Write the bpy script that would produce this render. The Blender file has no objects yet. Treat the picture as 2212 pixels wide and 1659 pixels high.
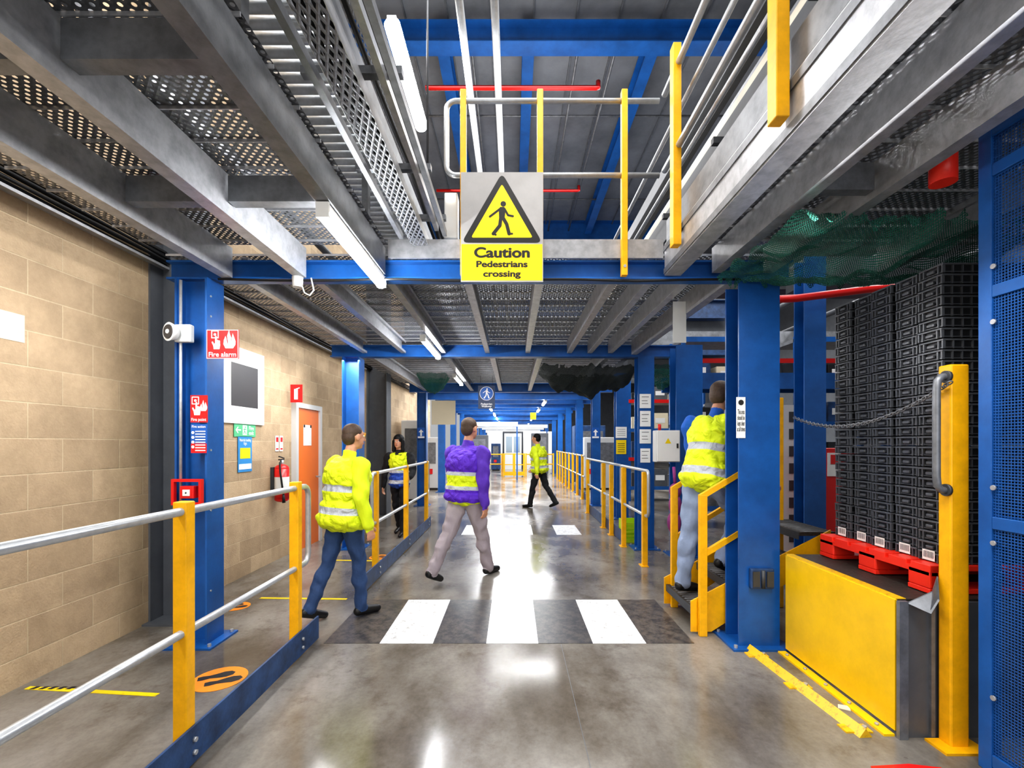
import bpy, bmesh, math, random
import numpy as np
from mathutils import Vector, Matrix, Euler
random.seed(7)
SC=bpy.context.scene
COL=SC.collection
R=math.radians
# ------------------------------------------------------------------ materials
def nt(name):
    m=bpy.data.materials.new(name); m.use_nodes=True
    n=m.node_tree; b=n.nodes["Principled BSDF"]
    return m,n,b
def lin(c):
    return tuple(((x/255)/12.92 if x/255<=0.04045 else ((x/255+0.055)/1.055)**2.4) for x in c)+(1,)
def paint(name,c,rough=.45,metal=0,wear=.35,scale=6,dark=.55,bump=.05,spec=.5,fine=60):
    m,n,b=nt(name); N=n.nodes; L=n.links
    c=lin(c)
    tc=N.new('ShaderNodeTexCoord')
    no=N.new('ShaderNodeTexNoise'); no.inputs['Scale'].default_value=scale; no.inputs['Detail'].default_value=6; no.inputs['Roughness'].default_value=.65
    L.new(tc.outputs['Object'],no.inputs['Vector'])
    rp=N.new('ShaderNodeValToRGB'); rp.color_ramp.elements[0].position=.38; rp.color_ramp.elements[1].position=.68
    L.new(no.outputs['Fac'],rp.inputs['Fac'])
    mx=N.new('ShaderNodeMix'); mx.data_type='RGBA'
    mx.inputs[6].default_value=c; mx.inputs[7].default_value=tuple(x*dark for x in c[:3])+(1,)
    mu=N.new('ShaderNodeMath'); mu.operation='MULTIPLY'; mu.inputs[1].default_value=wear
    L.new(rp.outputs['Color'],mu.inputs[0]); L.new(mu.outputs[0],mx.inputs[0])
    L.new(mx.outputs[2],b.inputs['Base Color'])
    b.inputs['Roughness'].default_value=rough; b.inputs['Metallic'].default_value=metal
    b.inputs['Specular IOR Level'].default_value=spec
    if bump:
        n2=N.new('ShaderNodeTexNoise'); n2.inputs['Scale'].default_value=fine; n2.inputs['Detail'].default_value=4
        L.new(tc.outputs['Object'],n2.inputs['Vector'])
        bp=N.new('ShaderNodeBump'); bp.inputs['Strength'].default_value=bump; bp.inputs['Distance'].default_value=.01
        L.new(n2.outputs['Fac'],bp.inputs['Height']); L.new(bp.outputs['Normal'],b.inputs['Normal'])
    return m
def emis(name,c,s):
    m,n,b=nt(name); c=lin(c)
    b.inputs['Base Color'].default_value=c; b.inputs['Emission Color'].default_value=c; b.inputs['Emission Strength'].default_value=s
    return m
BLUE=paint('blue_paint',(30,96,170),.34,0,.7,3,.5)
BLUED=paint('blue_paint_worn',(48,80,126),.45,0,.95,7,.35,.1)
YEL=paint('yellow_paint',(250,184,8),.4,0,.5,9,.55)
YELP=paint('yellow_scuffed_panel',(250,203,14),.32,0,.4,4,.65,.08)
GALV=paint('galvanised_steel',(186,187,190),.36,.45,.7,14,.55,.05)
GALVD=paint('dull_galvanised_steel',(132,134,138),.4,.4,.8,9,.5,.05)
PIPE=paint('galvanised_pipe',(190,193,196),.33,.5,.5,25,.65,.03)
DARK=paint('dark_grey_steel',(72,74,78),.5,.2,.5,6,.6)
GREYC=paint('grey_column_paint',(96,99,104),.5,.1,.5,4,.6)
BLACK=paint('dark_crate_plastic',(86,89,94),.32,0,.3,20,.7,.05,.7)
BLACKP=paint('black_plastic',(36,37,40),.4,0,.3,20,.6)
BLACKM=paint('matte_black',(20,20,22),.7)
WHITE=paint('white_board',(235,235,232),.5,0,.15,5,.85,0)
WHITEL=paint('white_lettering',(245,245,245),.5,0,0,5,1,0)
CREAM=paint('cream_trunking',(190,182,166),.5,0,.5,5,.65)
RED=paint('red_paint',(215,28,26),.35,0,.25,6,.7)
REDP=paint('red_pallet_plastic',(240,52,32),.4,0,.15,6,.8)
REDF=paint('red_sign',(220,30,32),.4,0,0,6,1,0)
ORANGE=paint('orange_door_paint',(238,120,34),.4,0,.2,4,.85)
ORANGES=paint('orange_floor_sticker',(240,140,25),.5,0,.35,20,.75)
GREENS=paint('green_sign',(90,180,130),.5,0,0,4,1,0)
BLUES=paint('blue_sign',(30,95,180),.4,0,0,4,1,0)
BLUEL=paint('light_blue_print',(60,140,200),.4,0,0,4,1,0)
NAVYS=paint('navy_sign',(45,60,90),.5,0,0,4,1,0)
YELS=paint('yellow_sign',(248,216,10),.45,0,.08,4,.85,0)
BLKS=paint('black_print',(28,26,24),.5,0,0,4,1,0)
GREYB=paint('weathered_white_sign',(174,171,169),.5,0,.5,5,.75,0)
PANEL=paint('charcoal_panel',(60,58,58),.5,0,.2,5,.8,0)
PAPER=paint('paper',(240,240,236),.7,0,.1,5,.9,0)
BEIGE=paint('beige_board',(226,214,186),.6,0,.2,5,.85,0)
LIME=paint('lime_plastic',(190,225,30),.4)
PURPS=paint('purple_fabric',(150,60,130),.7)
GREYL=paint('light_grey_enclosure',(202,203,202),.45,0,.2,5,.85)
GLASS=paint('window_grey',(150,165,175),.15,0,.1,3,.8,0)
FADE=paint('faded_white_block',(206,196,178),.7,0,.5,8,.85)
TUBE=emis('lamp_tube',(250,252,255),85)
TUBEF=emis('distant_lamp_tube',(250,252,255),60)
GLOW=emis('status_lamp',(255,250,240),15)

def floor_mat():
    m,n,b=nt('polished_concrete'); N=n.nodes; L=n.links
    tc=N.new('ShaderNodeTexCoord')
    mp=N.new('ShaderNodeMapping'); mp.inputs['Scale'].default_value=(1.5,.8,1); L.new(tc.outputs['Object'],mp.inputs['Vector'])
    def noise(s,d,r,vec):
        q=N.new('ShaderNodeTexNoise'); q.inputs['Scale'].default_value=s; q.inputs['Detail'].default_value=d; q.inputs['Roughness'].default_value=r; L.new(vec,q.inputs['Vector']); return q.outputs['Fac']
    def mrange(v,a,b_,c,d):
        q=N.new('ShaderNodeMapRange'); q.interpolation_type='SMOOTHSTEP'; q.inputs['From Min'].default_value=a; q.inputs['From Max'].default_value=b_; q.inputs['To Min'].default_value=c; q.inputs['To Max'].default_value=d; L.new(v,q.inputs['Value']); return q.outputs[0]
    A=noise(.9,6,.6,mp.outputs[0]); Cn=noise(34,8,.75,tc.outputs['Object']); D=noise(3.4,9,.72,tc.outputs['Object'])
    r=N.new('ShaderNodeMix'); r.data_type='RGBA'; r.inputs[6].default_value=lin((88,80,70)); r.inputs[7].default_value=lin((140,135,128))
    L.new(mrange(A,.3,.68,0,1),r.inputs[0])
    dk=N.new('ShaderNodeMix'); dk.data_type='RGBA'; dk.inputs[7].default_value=lin((78,68,58)); L.new(mrange(D,.5,.72,0,.6),dk.inputs[0]); L.new(r.outputs[2],dk.inputs[6])
    mx=N.new('ShaderNodeMix'); mx.data_type='RGBA'; mx.blend_type='MULTIPLY'; mx.inputs[0].default_value=1
    gy=N.new('ShaderNodeCombineColor'); q=mrange(Cn,.3,.65,.84,1)
    for i in range(3): L.new(q,gy.inputs[i])
    L.new(dk.outputs[2],mx.inputs[6]); L.new(gy.outputs[0],mx.inputs[7])
    v=N.new('ShaderNodeTexVoronoi'); v.inputs['Scale'].default_value=3.3; L.new(tc.outputs['Object'],v.inputs['Vector'])
    lt=N.new('ShaderNodeMath'); lt.operation='LESS_THAN'; lt.inputs[1].default_value=.04; L.new(v.outputs['Distance'],lt.inputs[0])
    ml=N.new('ShaderNodeMath'); ml.operation='MULTIPLY'; ml.inputs[1].default_value=.3; L.new(lt.outputs[0],ml.inputs[0])
    m2=N.new('ShaderNodeMix'); m2.data_type='RGBA'; m2.inputs[7].default_value=lin((60,54,48))
    L.new(ml.outputs[0],m2.inputs[0]); L.new(mx.outputs[2],m2.inputs[6])
    L.new(m2.outputs[2],b.inputs['Base Color'])
    L.new(mrange(A,.3,.7,.13,.27),b.inputs['Roughness'])
    b.inputs['Specular IOR Level'].default_value=.6
    return m
FLOOR=floor_mat()
def block_mat():
    m,n,b=nt('concrete_blockwork'); N=n.nodes; L=n.links
    tc=N.new('ShaderNodeTexCoord'); sp=N.new('ShaderNodeSeparateXYZ'); cb=N.new('ShaderNodeCombineXYZ')
    L.new(tc.outputs['Object'],sp.inputs[0])
    L.new(sp.outputs['Y'],cb.inputs['X'])
    ad=N.new('ShaderNodeMath'); ad.operation='ADD'; ad.inputs[1].default_value=.043; L.new(sp.outputs['Z'],ad.inputs[0]); L.new(ad.outputs[0],cb.inputs['Y'])
    br=N.new('ShaderNodeTexBrick'); br.inputs['Scale'].default_value=1; br.inputs['Brick Width'].default_value=.45; br.inputs['Row Height'].default_value=.225
    br.inputs['Mortar Size'].default_value=.005; br.inputs['Mortar Smooth'].default_value=.6; br.inputs['Bias'].default_value=-.1
    br.inputs['Color1'].default_value=lin((196,172,140)); br.inputs['Color2'].default_value=lin((170,147,118)); br.inputs['Mortar'].default_value=lin((202,182,150))
    L.new(cb.outputs[0],br.inputs['Vector'])
    no=N.new('ShaderNodeTexNoise'); no.inputs['Scale'].default_value=3.5; no.inputs['Detail'].default_value=10; no.inputs['Roughness'].default_value=.8
    L.new(tc.outputs['Object'],no.inputs['Vector'])
    rp=N.new('ShaderNodeValToRGB'); rp.color_ramp.elements[0].position=.32; rp.color_ramp.elements[0].color=(.6,.58,.56,1); rp.color_ramp.elements[1].position=.62
    L.new(no.outputs['Fac'],rp.inputs['Fac'])
    mx=N.new('ShaderNodeMix'); mx.data_type='RGBA'; mx.blend_type='MULTIPLY'; mx.inputs[0].default_value=.65
    L.new(br.outputs['Color'],mx.inputs[6]); L.new(rp.outputs['Color'],mx.inputs[7]); L.new(mx.outputs[2],b.inputs['Base Color'])
    b.inputs['Roughness'].default_value=.75
    n2=N.new('ShaderNodeTexNoise'); n2.inputs['Scale'].default_value=70; n2.inputs['Detail'].default_value=6; L.new(tc.outputs['Object'],n2.inputs['Vector'])
    s=N.new('ShaderNodeMath'); s.operation='MULTIPLY_ADD'; s.inputs[1].default_value=-.7; L.new(br.outputs['Fac'],s.inputs[0]); L.new(n2.outputs['Fac'],s.inputs[2])
    bp=N.new('ShaderNodeBump'); bp.inputs['Strength'].default_value=.4; bp.inputs['Distance'].default_value=.01
    L.new(s.outputs[0],bp.inputs['Height']); L.new(bp.outputs[0],b.inputs['Normal'])
    return m
BLOCK=block_mat()
def perf(name,c,scale,r,stagger=True,rough=.4,metal=.5,axes='XY',sx=1,sy=1,rect=False):
    """sheet with a regular grid of holes cut through it"""
    m,n,b=nt(name); N=n.nodes; L=n.links
    tc=N.new('ShaderNodeTexCoord'); sp=N.new('ShaderNodeSeparateXYZ'); cb=N.new('ShaderNodeCombineXYZ')
    L.new(tc.outputs['Object'],sp.inputs[0]); L.new(sp.outputs[axes[0]],cb.inputs['X']); L.new(sp.outputs[axes[1]],cb.inputs['Y'])
    mp=N.new('ShaderNodeMapping'); mp.inputs['Scale'].default_value=(sx,sy,1)
    if stagger: mp.inputs['Rotation'].default_value=(0,0,R(45))
    L.new(cb.outputs[0],mp.inputs['Vector'])
    v=N.new('ShaderNodeTexVoronoi'); v.voronoi_dimensions='2D'; v.inputs['Randomness'].default_value=0; v.inputs['Scale'].default_value=scale
    if rect: v.distance='CHEBYCHEV'
    L.new(mp.outputs[0],v.inputs['Vector'])
    lt=N.new('ShaderNodeMath'); lt.operation='LESS_THAN'; lt.inputs[1].default_value=r; L.new(v.outputs['Distance'],lt.inputs[0])
    no=N.new('ShaderNodeTexNoise'); no.inputs['Scale'].default_value=5; no.inputs['Detail'].default_value=5; L.new(tc.outputs['Object'],no.inputs['Vector'])
    mx=N.new('ShaderNodeMix'); mx.data_type='RGBA'; c=lin(c); mx.inputs[6].default_value=c; mx.inputs[7].default_value=tuple(x*.55 for x in c[:3])+(1,)
    L.new(no.outputs['Fac'],mx.inputs[0]); L.new(mx.outputs[2],b.inputs['Base Color'])
    b.inputs['Roughness'].default_value=rough; b.inputs['Metallic'].default_value=metal
    tr=N.new('ShaderNodeBsdfTransparent'); ms=N.new('ShaderNodeMixShader')
    L.new(lt.outputs[0],ms.inputs[0]); L.new(b.outputs[0],ms.inputs[1]); L.new(tr.outputs[0],ms.inputs[2])
    L.new(ms.outputs[0],N['Material Output'].inputs['Surface'])
    bp=N.new('ShaderNodeBump'); bp.inputs['Strength'].default_value=.9; bp.inputs['Distance'].default_value=.012
    L.new(v.outputs['Distance'],bp.inputs['Height']); L.new(bp.outputs[0],b.inputs['Normal'])
    return m
DECK=perf('perforated_deck',(128,130,134),30,.25,True,.35,.4)
TRAYM=perf('perforated_tray',(138,140,144),18,.27,True,.4,.4,'XY',2.4,1.0,True)
MESHP=perf('blue_perforated_guard',(34,100,178),75,.30,False,.4,.1,'YZ',1,1,True)
NET=perf('green_netting',(30,112,94),110,.34,True,.85,0)
NETD=perf('dark_netting',(34,46,44),150,.2,True,.8,0)
CEIL=paint('ceiling_sheet',(146,148,152),.38,.35,.8,1.2,.55,.02)
def worn(name,c,under,th,soft=.12,sc=11):
    m,n,b=nt(name); N=n.nodes; L=n.links
    tc=N.new('ShaderNodeTexCoord'); no=N.new('ShaderNodeTexNoise'); no.inputs['Scale'].default_value=sc; no.inputs['Detail'].default_value=10; no.inputs['Roughness'].default_value=.8
    L.new(tc.outputs['Object'],no.inputs['Vector'])
    rp=N.new('ShaderNodeValToRGB'); rp.color_ramp.elements[0].position=th; rp.color_ramp.elements[0].color=lin(under); rp.color_ramp.elements[1].position=th+soft; rp.color_ramp.elements[1].color=lin(c)
    L.new(no.outputs['Fac'],rp.inputs['Fac']); L.new(rp.outputs['Color'],b.inputs['Base Color']); b.inputs['Roughness'].default_value=.3
    return m
ZW=worn('worn_white_paint',(230,232,234),(165,162,158),.37,.14)
ZB=worn('worn_black_paint',(56,56,60),(92,88,84),.42,.14)
ZBE=worn('faded_black_paint',(50,49,52),(94,88,82),.44,.14)
TAPE=worn('worn_yellow_tape',(235,205,20),(130,120,60),.3)
DIRTY=worn('chipped_yellow_paint',(232,184,30),(170,128,40),.38,.1,30)
GRIP=paint('antislip_tread',(66,60,54),.6,.3,.7,40,.4,.6)

# ------------------------------------------------------------------ mesh builder
def wl(o):
    v=Vector((0,0,0))
    while o is not None:
        v+=o.location; o=o.parent
    return v
def meta(o,label=None,cat=None,group=None,kind=None):
    if label: o['label']=label
    if cat: o['category']=cat
    if group: o['group']=group
    if kind: o['kind']=kind
    return o
class MB:
    def __init__(s): s.bm=bmesh.new(); s.mats=[]
    def mi(s,m):
        if m not in s.mats: s.mats.append(m)
        return s.mats.index(m)
    def tag(s,verts,m,smooth=False):
        i=s.mi(m)
        for f in {f for v in verts for f in v.link_faces}:
            f.material_index=i; f.smooth=smooth
        return s
    def box(s,x0,x1,y0,y1,z0,z1,m,rot=None,bev=0):
        c=Vector(((x0+x1)/2,(y0+y1)/2,(z0+z1)/2))
        M=Matrix.Translation(c)
        if rot: M=M@Euler(rot).to_matrix().to_4x4()
        M=M@Matrix.Diagonal((abs(x1-x0),abs(y1-y0),abs(z1-z0),1))
        r=bmesh.ops.create_cube(s.bm,size=1,matrix=M)
        vs=r['verts']
        s.tag(vs,m)
        if bev:
            es=list({e for v in vs for e in v.link_edges})
            rr=bmesh.ops.bevel(s.bm,geom=es,offset=bev,segments=2,affect='EDGES',profile=.5)
            for f in rr['faces']: f.material_index=s.mi(m)
        return s
    def cyl(s,p0,p1,r,m,r2=None,seg=14,smooth=True,caps=True):
        p0=Vector(p0);p1=Vector(p1);d=p1-p0
        q=d.to_track_quat('Z','Y').to_matrix().to_4x4()
        M=Matrix.Translation((p0+p1)/2)@q
        v=bmesh.ops.create_cone(s.bm,cap_ends=caps,segments=seg,radius1=r,radius2=r if r2 is None else r2,depth=d.length,matrix=M)['verts']
        s.tag(v,m)
        if smooth:
            for f in {f for x in v for f in x.link_faces}:
                if len(f.verts)==4: f.smooth=True
        return s
    def sph(s,c,r,m,rot=None,seg=16):
        if not hasattr(r,'__len__'): r=(r,r,r)
        M=Matrix.Translation(Vector(c))
        if rot is not None: M=M@(rot if isinstance(rot,Matrix) else Euler(rot).to_matrix()).to_4x4()
        M=M@Matrix.Diagonal((*r,1))
        v=bmesh.ops.create_uvsphere(s.bm,u_segments=seg,v_segments=max(8,seg*2//3),radius=1,matrix=M)['verts']
        return s.tag(v,m,True)
    def poly(s,pts,m,ext=None):
        vs=[s.bm.verts.new(p) for p in pts]
        f=s.bm.faces.new(vs); f.material_index=s.mi(m)
        if ext is not None:
            r=bmesh.ops.extrude_face_region(s.bm,geom=[f])
            nv=[g for g in r['geom'] if isinstance(g,bmesh.types.BMVert)]
            bmesh.ops.translate(s.bm,verts=nv,vec=Vector(ext))
            for g in nv:
                for ff in g.link_faces: ff.material_index=s.mi(m)
        return s
    def tube(s,path,r,m,seg=10,closed=False):
        P=[Vector(p) for p in path]; n=len(P); rings=[]
        up=None
        for i,p in enumerate(P):
            if closed: t=(P[(i+1)%n]-P[i-1]).normalized()
            else:
                a=P[max(i-1,0)];b=P[min(i+1,n-1)]; t=(b-a).normalized()
            if up is None:
                up=Vector((0,0,1)) if abs(t.z)<.9 else Vector((1,0,0))
            sd=t.cross(up).normalized(); up=sd.cross(t).normalized()
            rings.append([s.bm.verts.new(p+(sd*math.cos(2*math.pi*k/seg)+up*math.sin(2*math.pi*k/seg))*r) for k in range(seg)])
        i0=s.mi(m)
        rng=range(n) if closed else range(n-1)
        for i in rng:
            A=rings[i];B=rings[(i+1)%n]
            for k in range(seg):
                f=s.bm.faces.new((A[k],A[(k+1)%seg],B[(k+1)%seg],B[k])); f.smooth=True; f.material_index=i0
        if not closed:
            for rg in (rings[0],rings[-1]):
                f=s.bm.faces.new(rg); f.material_index=i0
        return s
    def obj(s,name,parent=None,label=None,cat=None,group=None,kind=None,origin=None,normals=True):
        bm=s.bm
        if normals: bmesh.ops.recalc_face_normals(bm,faces=bm.faces)
        if origin is None:
            xs=[v.co for v in bm.verts]
            mn=Vector((min(v.x for v in xs),min(v.y for v in xs),min(v.z for v in xs)))
            mx=Vector((max(v.x for v in xs),max(v.y for v in xs),max(v.z for v in xs)))
            origin=Vector(((mn.x+mx.x)/2,(mn.y+mx.y)/2,mn.z))
        origin=Vector(origin)
        bmesh.ops.translate(bm,verts=bm.verts,vec=-origin)
        me=bpy.data.meshes.new(name); bm.to_mesh(me); bm.free()
        for m in s.mats: me.materials.append(m)
        o=bpy.data.objects.new(name,me); COL.objects.link(o)
        if parent is not None:
            o.parent=parent; o.location=origin-wl(parent)
        else: o.location=origin
        return meta(o,label,cat,group,kind)
def empty(name,loc,label,cat,group=None):
    o=bpy.data.objects.new(name,None); o.empty_display_size=.1; COL.objects.link(o); o.location=loc
    return meta(o,label,cat,group)
def box(name,x0,x1,y0,y1,z0,z1,m,parent=None,bev=0,rot=None,**k):
    return MB().box(x0,x1,y0,y1,z0,z1,m,rot,bev).obj(name,parent,**k)

# ------------------------------------------------------------------ signs
FACE={'front':(R(90),0,0),'px':(R(90),0,R(90)),'nx':(R(90),0,R(-90)),'down':(0,0,0)}
def sign(name,c,w,h,face,mat,label,cat='sign',th=.006,group=None):
    o=MB().box(-w/2,w/2,-h/2,h/2,-th,0,mat).obj(name,origin=(0,0,0))
    o.rotation_euler=FACE[face]; o.location=Vector(c)
    return meta(o,label,cat,group)
def shapes(parent,name,items,mat,z=.0015):
    """items: ('p',pts) polygon, ('c',x,y,r) disc, ('s',pts,width) stroke, ('r',x0,x1,y0,y1)"""
    bm=bmesh.new(); k=0
    def circ(x,y,r,zz,n=20):
        bm.faces.new([bm.verts.new((x+r*math.cos(a*2*math.pi/n),y+r*math.sin(a*2*math.pi/n),zz)) for a in range(n)])
    for it in items:
        zz=z+k*.00003; k+=1
        if it[0]=='p': bm.faces.new([bm.verts.new((x,y,zz)) for x,y in it[1]])
        elif it[0]=='r':
            x0,x1,y0,y1=it[1:]
            bm.faces.new([bm.verts.new(q) for q in ((x0,y0,zz),(x1,y0,zz),(x1,y1,zz),(x0,y1,zz))])
        elif it[0]=='c': circ(it[1],it[2],it[3],zz,24)
        elif it[0]=='s':
            pts=it[1]; w=it[2]/2
            for (ax,ay),(bx,by) in zip(pts[:-1],pts[1:]):
                zz+=.00002
                d=Vector((bx-ax,by-ay))
                if d.length==0: continue
                d.normalize(); nx,ny=-d.y*w,d.x*w
                bm.faces.new([bm.verts.new(q) for q in ((ax-nx,ay-ny,zz),(bx-nx,by-ny,zz),(bx+nx,by+ny,zz),(ax+nx,ay+ny,zz))])
            for (ax,ay) in pts:
                zz+=.00001; circ(ax,ay,w,zz,16)
    for f in bm.faces:
        f.normal_update()
        if f.normal.z<0: f.normal_flip()
    me=bpy.data.meshes.new(name); bm.to_mesh(me); bm.free(); me.materials.append(mat)
    o=bpy.data.objects.new(name,me); COL.objects.link(o); o.parent=parent
    return o
def text(parent,s,x,y,h,mat,maxw=None,bold=.012,z=.002,name='lettering',fit=False):
    cu=bpy.data.curves.new('t','FONT'); cu.body=s; cu.size=1; cu.align_x='CENTER'; cu.offset=min(bold,.014); cu.space_line=.85
    to=bpy.data.objects.new('t',cu); COL.objects.link(to)
    dg=bpy.context.evaluated_depsgraph_get(); dg.update()
    me=bpy.data.meshes.new_from_object(to.evaluated_get(dg))
    bpy.data.objects.remove(to)
    vs=np.array([v.co[:] for v in me.vertices])
    mn=vs.min(0); mx=vs.max(0)
    nl=s.count('\n')+1
    k=h/(.70 if nl==1 else .70+.85*(nl-1))
    kx=k
    if maxw and (fit or (mx[0]-mn[0])*k>maxw): kx=maxw/(mx[0]-mn[0])
    cx=(mn[0]+mx[0])/2; cy=.35-(.85*(nl-1))/2
    for v in me.vertices:
        v.co=Vector(((v.co.x-cx)*kx,(v.co.y-cy)*k,z))
    me.materials.clear(); me.materials.append(mat)
    if bold>.02:   # embolden with slightly shifted copies of the glyph outlines
        bm=bmesh.new(); bm.from_mesh(me)
        base=bm.faces[:]
        for i,(dx,dy) in enumerate(((.028,0),(-.028,0),(0,.016),(0,-.016))):
            r=bmesh.ops.duplicate(bm,geom=base+list({v for f in base for v in f.verts})+list({e for f in base for e in f.edges}))
            bmesh.ops.translate(bm,verts=[g for g in r['geom'] if isinstance(g,bmesh.types.BMVert)],vec=(dx*k,dy*k,.00004*(i+1)))
        bm.to_mesh(me); bm.free()
    o=bpy.data.objects.new(name,me); COL.objects.link(o); o.parent=parent; o.location=(x,y,0)
    return o
def walker(cx,cy,h,flip=1):
    f=lambda x,y:(cx+flip*x*h,cy+y*h)
    hx,hy=f(.05,.43)
    return [('c',hx,hy,.08*h),
            ('p',[f(-.08,.28),f(-.04,.34),f(.08,.34),f(.12,.28),f(.09,.02),f(-.07,-.01)]),
            ('s',[f(-.05,.28),f(-.18,.18),f(-.34,.06)],.062*h),
            ('s',[f(.09,.28),f(.19,.10),f(.33,.07)],.062*h),
            ('s',[f(-.02,.03),f(-.05,-.20),f(-.24,-.44)],.10*h),
            ('s',[f(.04,.03),f(.15,-.16),f(.22,-.44)],.10*h),
            ('s',[f(.22,-.44),f(.31,-.44)],.055*h),('s',[f(-.24,-.44),f(-.17,-.47)],.055*h)]

# ------------------------------------------------------------------ SHELL
def structure(name,*a,**k):
    return box(name,*a,kind='structure',**k)
structure('floor',-3.3,12,-4,46,-.1,0,FLOOR)
structure('wall_left',-3.24,-3.04,-4,17,0,7.5,BLOCK)
structure('wall_back',-3.24,12,44,44.2,0,7.5,GREYC)
structure('wall_right',11.8,12,-4,44,0,7.5,GREYC)
structure('ceiling',-3.3,12,-4,44.2,7.5,7.6,CEIL)
b=MB()
for i in range(-6,12): b.box(i*.6+.28,i*.6+.30,-4,27,7.46,7.5,GALVD)
b.obj('trim_1',kind='structure')
structure('trim_2',.358,.361,-1,3.46,0,.0006,GREYC)
structure('wall_end',-1.5,2.4,27,27.15,0,2.2,WHITE)

def cross(y0,y1,cols,grp):
    for x0,x1,m,c in cols:
        box('crosswalk_stripe',x0,x1,y0,y1,0.0002,.002,m,label=f'worn {c} painted zebra crossing stripe on concrete floor',cat='floor marking',group=grp)
cross(3.47,4.44,[(-1.42,-1.0,ZBE,'faded black'),(-1.0,-.6,ZW,'white'),(-.6,-.2,ZB,'black'),(-.2,.19,ZW,'white'),(.19,.6,ZB,'black'),(.6,1.0,ZW,'white'),(1.0,1.36,ZBE,'faded black')],'stripes of the nearer zebra crossing')
cross(7.6,8.5,[(-.85,-.45,ZW,'white'),(-.05,.33,ZW,'white'),(.72,1.13,ZW,'white')],'stripes of the farther zebra crossing')
def tape(name,p,q,w,m,label):
    p=Vector(p);q=Vector(q);d=(q-p).normalized();n=Vector((-d.y,d.x,0))*w/2
    return MB().poly([p-n,q-n,q+n,p+n],m,(0,0,.002)).obj(name,label=label,cat='floor tape')
t0=tape('floor_tape',(-2.98,2.84,.0005),(-2.12,2.76,.0005),.035,TAPE,'worn yellow hazard tape strip stuck on the walkway floor')
tape('floor_tape',(-2.45,4.49,.0005),(-1.6,4.46,.0005),.04,TAPE,'yellow floor tape strip across the pedestrian walkway')
tape('floor_tape',(-2.35,5.95,.0005),(-1.55,5.9,.0005),.04,TAPE,'yellow floor tape strip beside the walkway barrier')
b=MB()
for i in range(5):
    x=-2.95+i*.055
    b.poly([(x,2.82,.0035),(x+.03,2.82,.0035),(x+.045,2.853,.0035),(x+.015,2.853,.0035)],BLKS)
b.obj('hazard_stripe',parent=t0)
def footsticker(x,y,r):
    o=MB().cyl((x,y,.0004),(x,y,.0024),r,ORANGES,seg=32).obj('floor_sticker',label='round orange floor sticker with two black footprints',cat='floor sticker',group='footprint stickers')
    def sole(cx,cy,s):
        pts=[(-.13,-.62),(.13,-.62),(.15,-.45),(.11,-.2),(.19,.1),(.22,.35),(.15,.6),(-.02,.68),(-.17,.55),(-.21,.3),(-.15,.05),(-.11,-.2),(-.15,-.45)]
        return ('p',[(r*(cx+s*a*1.2),r*(cy+q)) for a,q in pts])
    f=shapes(o,'footprint',[sole(-.3,-.14,1),sole(.3,.14,-1)],BLKS,.0026); f.rotation_euler=(0,0,R(-62))
footsticker(-1.87,2.95,.16); footsticker(-2.55,4.26,.12); footsticker(-1.75,6.1,.14)
MB().poly([(1.62,2.0,.0005),(1.95,2.0,.0005),(1.98,2.14,.0005),(1.85,2.165,.0005),(1.66,2.15,.0005)],RED,(0,0,.002)).obj('floor_marking',label='worn red paint patch on the concrete floor',cat='floor marking')

# ------------------------------------------------------------------ STEEL
def hcol(name,x0,x1,y0,y1,z1,m,label,flx=True,plate=True,z0=0,cat='column',group=None,t=.016):
    b=MB()
    if flx:
        b.box(x0,x0+t,y0,y1,z0+.015,z1,m); b.box(x1-t,x1,y0,y1,z0+.015,z1,m)
        b.box(x0+t,x1-t,(y0+y1)/2-.006,(y0+y1)/2+.006,z0+.015,z1,m)
    else:
        b.box(x0,x1,y0,y0+t,z0+.015,z1,m); b.box(x0,x1,y1-t,y1,z0+.015,z1,m)
        b.box((x0+x1)/2-.006,(x0+x1)/2+.006,y0+t,y1-t,z0+.015,z1,m)
    o=b.obj(name,label=label,cat=cat,group=group)
    if plate:
        p=MB().box(x0-.07,x1+.07,y0-.07,y1+.07,z0,z0+.015,m)
        for sx in (x0-.04,x1+.04):
            for sy in (y0-.035,y1+.035): p.cyl((sx,sy,z0+.015),(sx,sy,z0+.035),.013,GALV,seg=6,smooth=False)
        p.obj('base_plate',o)
    return o
CG='blue steel mezzanine columns'
c1=hcol('steel_column',-2.5,-2.26,3.42,3.62,2.73,BLUE,'blue steel column carrying fire alarm signs beside block wall',group=CG)
b=MB()
for z in (2.3,2.45,2.6,.4,1.0,1.45):
    b.cyl((-2.262,3.46,z),(-2.254,3.46,z),.008,GALV,seg=6)
b.obj('bolt',c1)
hcol('steel_column',1.66,1.96,3.4,3.62,2.70,BLUE,'wide blue steel column standing beside yellow steps',False,group=CG)
hcol('steel_column',-2.42,-2.18,6.55,6.8,2.73,BLUE,'blue steel column beside the walkway barrier',group=CG)
hcol('steel_column',-2.3,-2.08,11.1,11.3,2.73,BLUE,'slim blue steel column with blue walkway sign',group=CG)
hcol('steel_column',1.77,2.0,6.55,6.75,2.73,BLUE,'blue steel column with paper notices pinned on it',False,group=CG)
hcol('steel_column',2.15,2.5,6.1,6.35,2.8,BLUE,'broad blue steel column beside grey electrical enclosure',False,group=CG)
hcol('steel_column',2.05,2.3,9.2,9.4,2.9,BLUE,'blue steel column with yellow notice',False,group=CG)
hcol('steel_column',1.9,2.1,11.1,11.3,2.73,BLUE,'blue steel column with blue walkway sign',False,group=CG)
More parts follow.
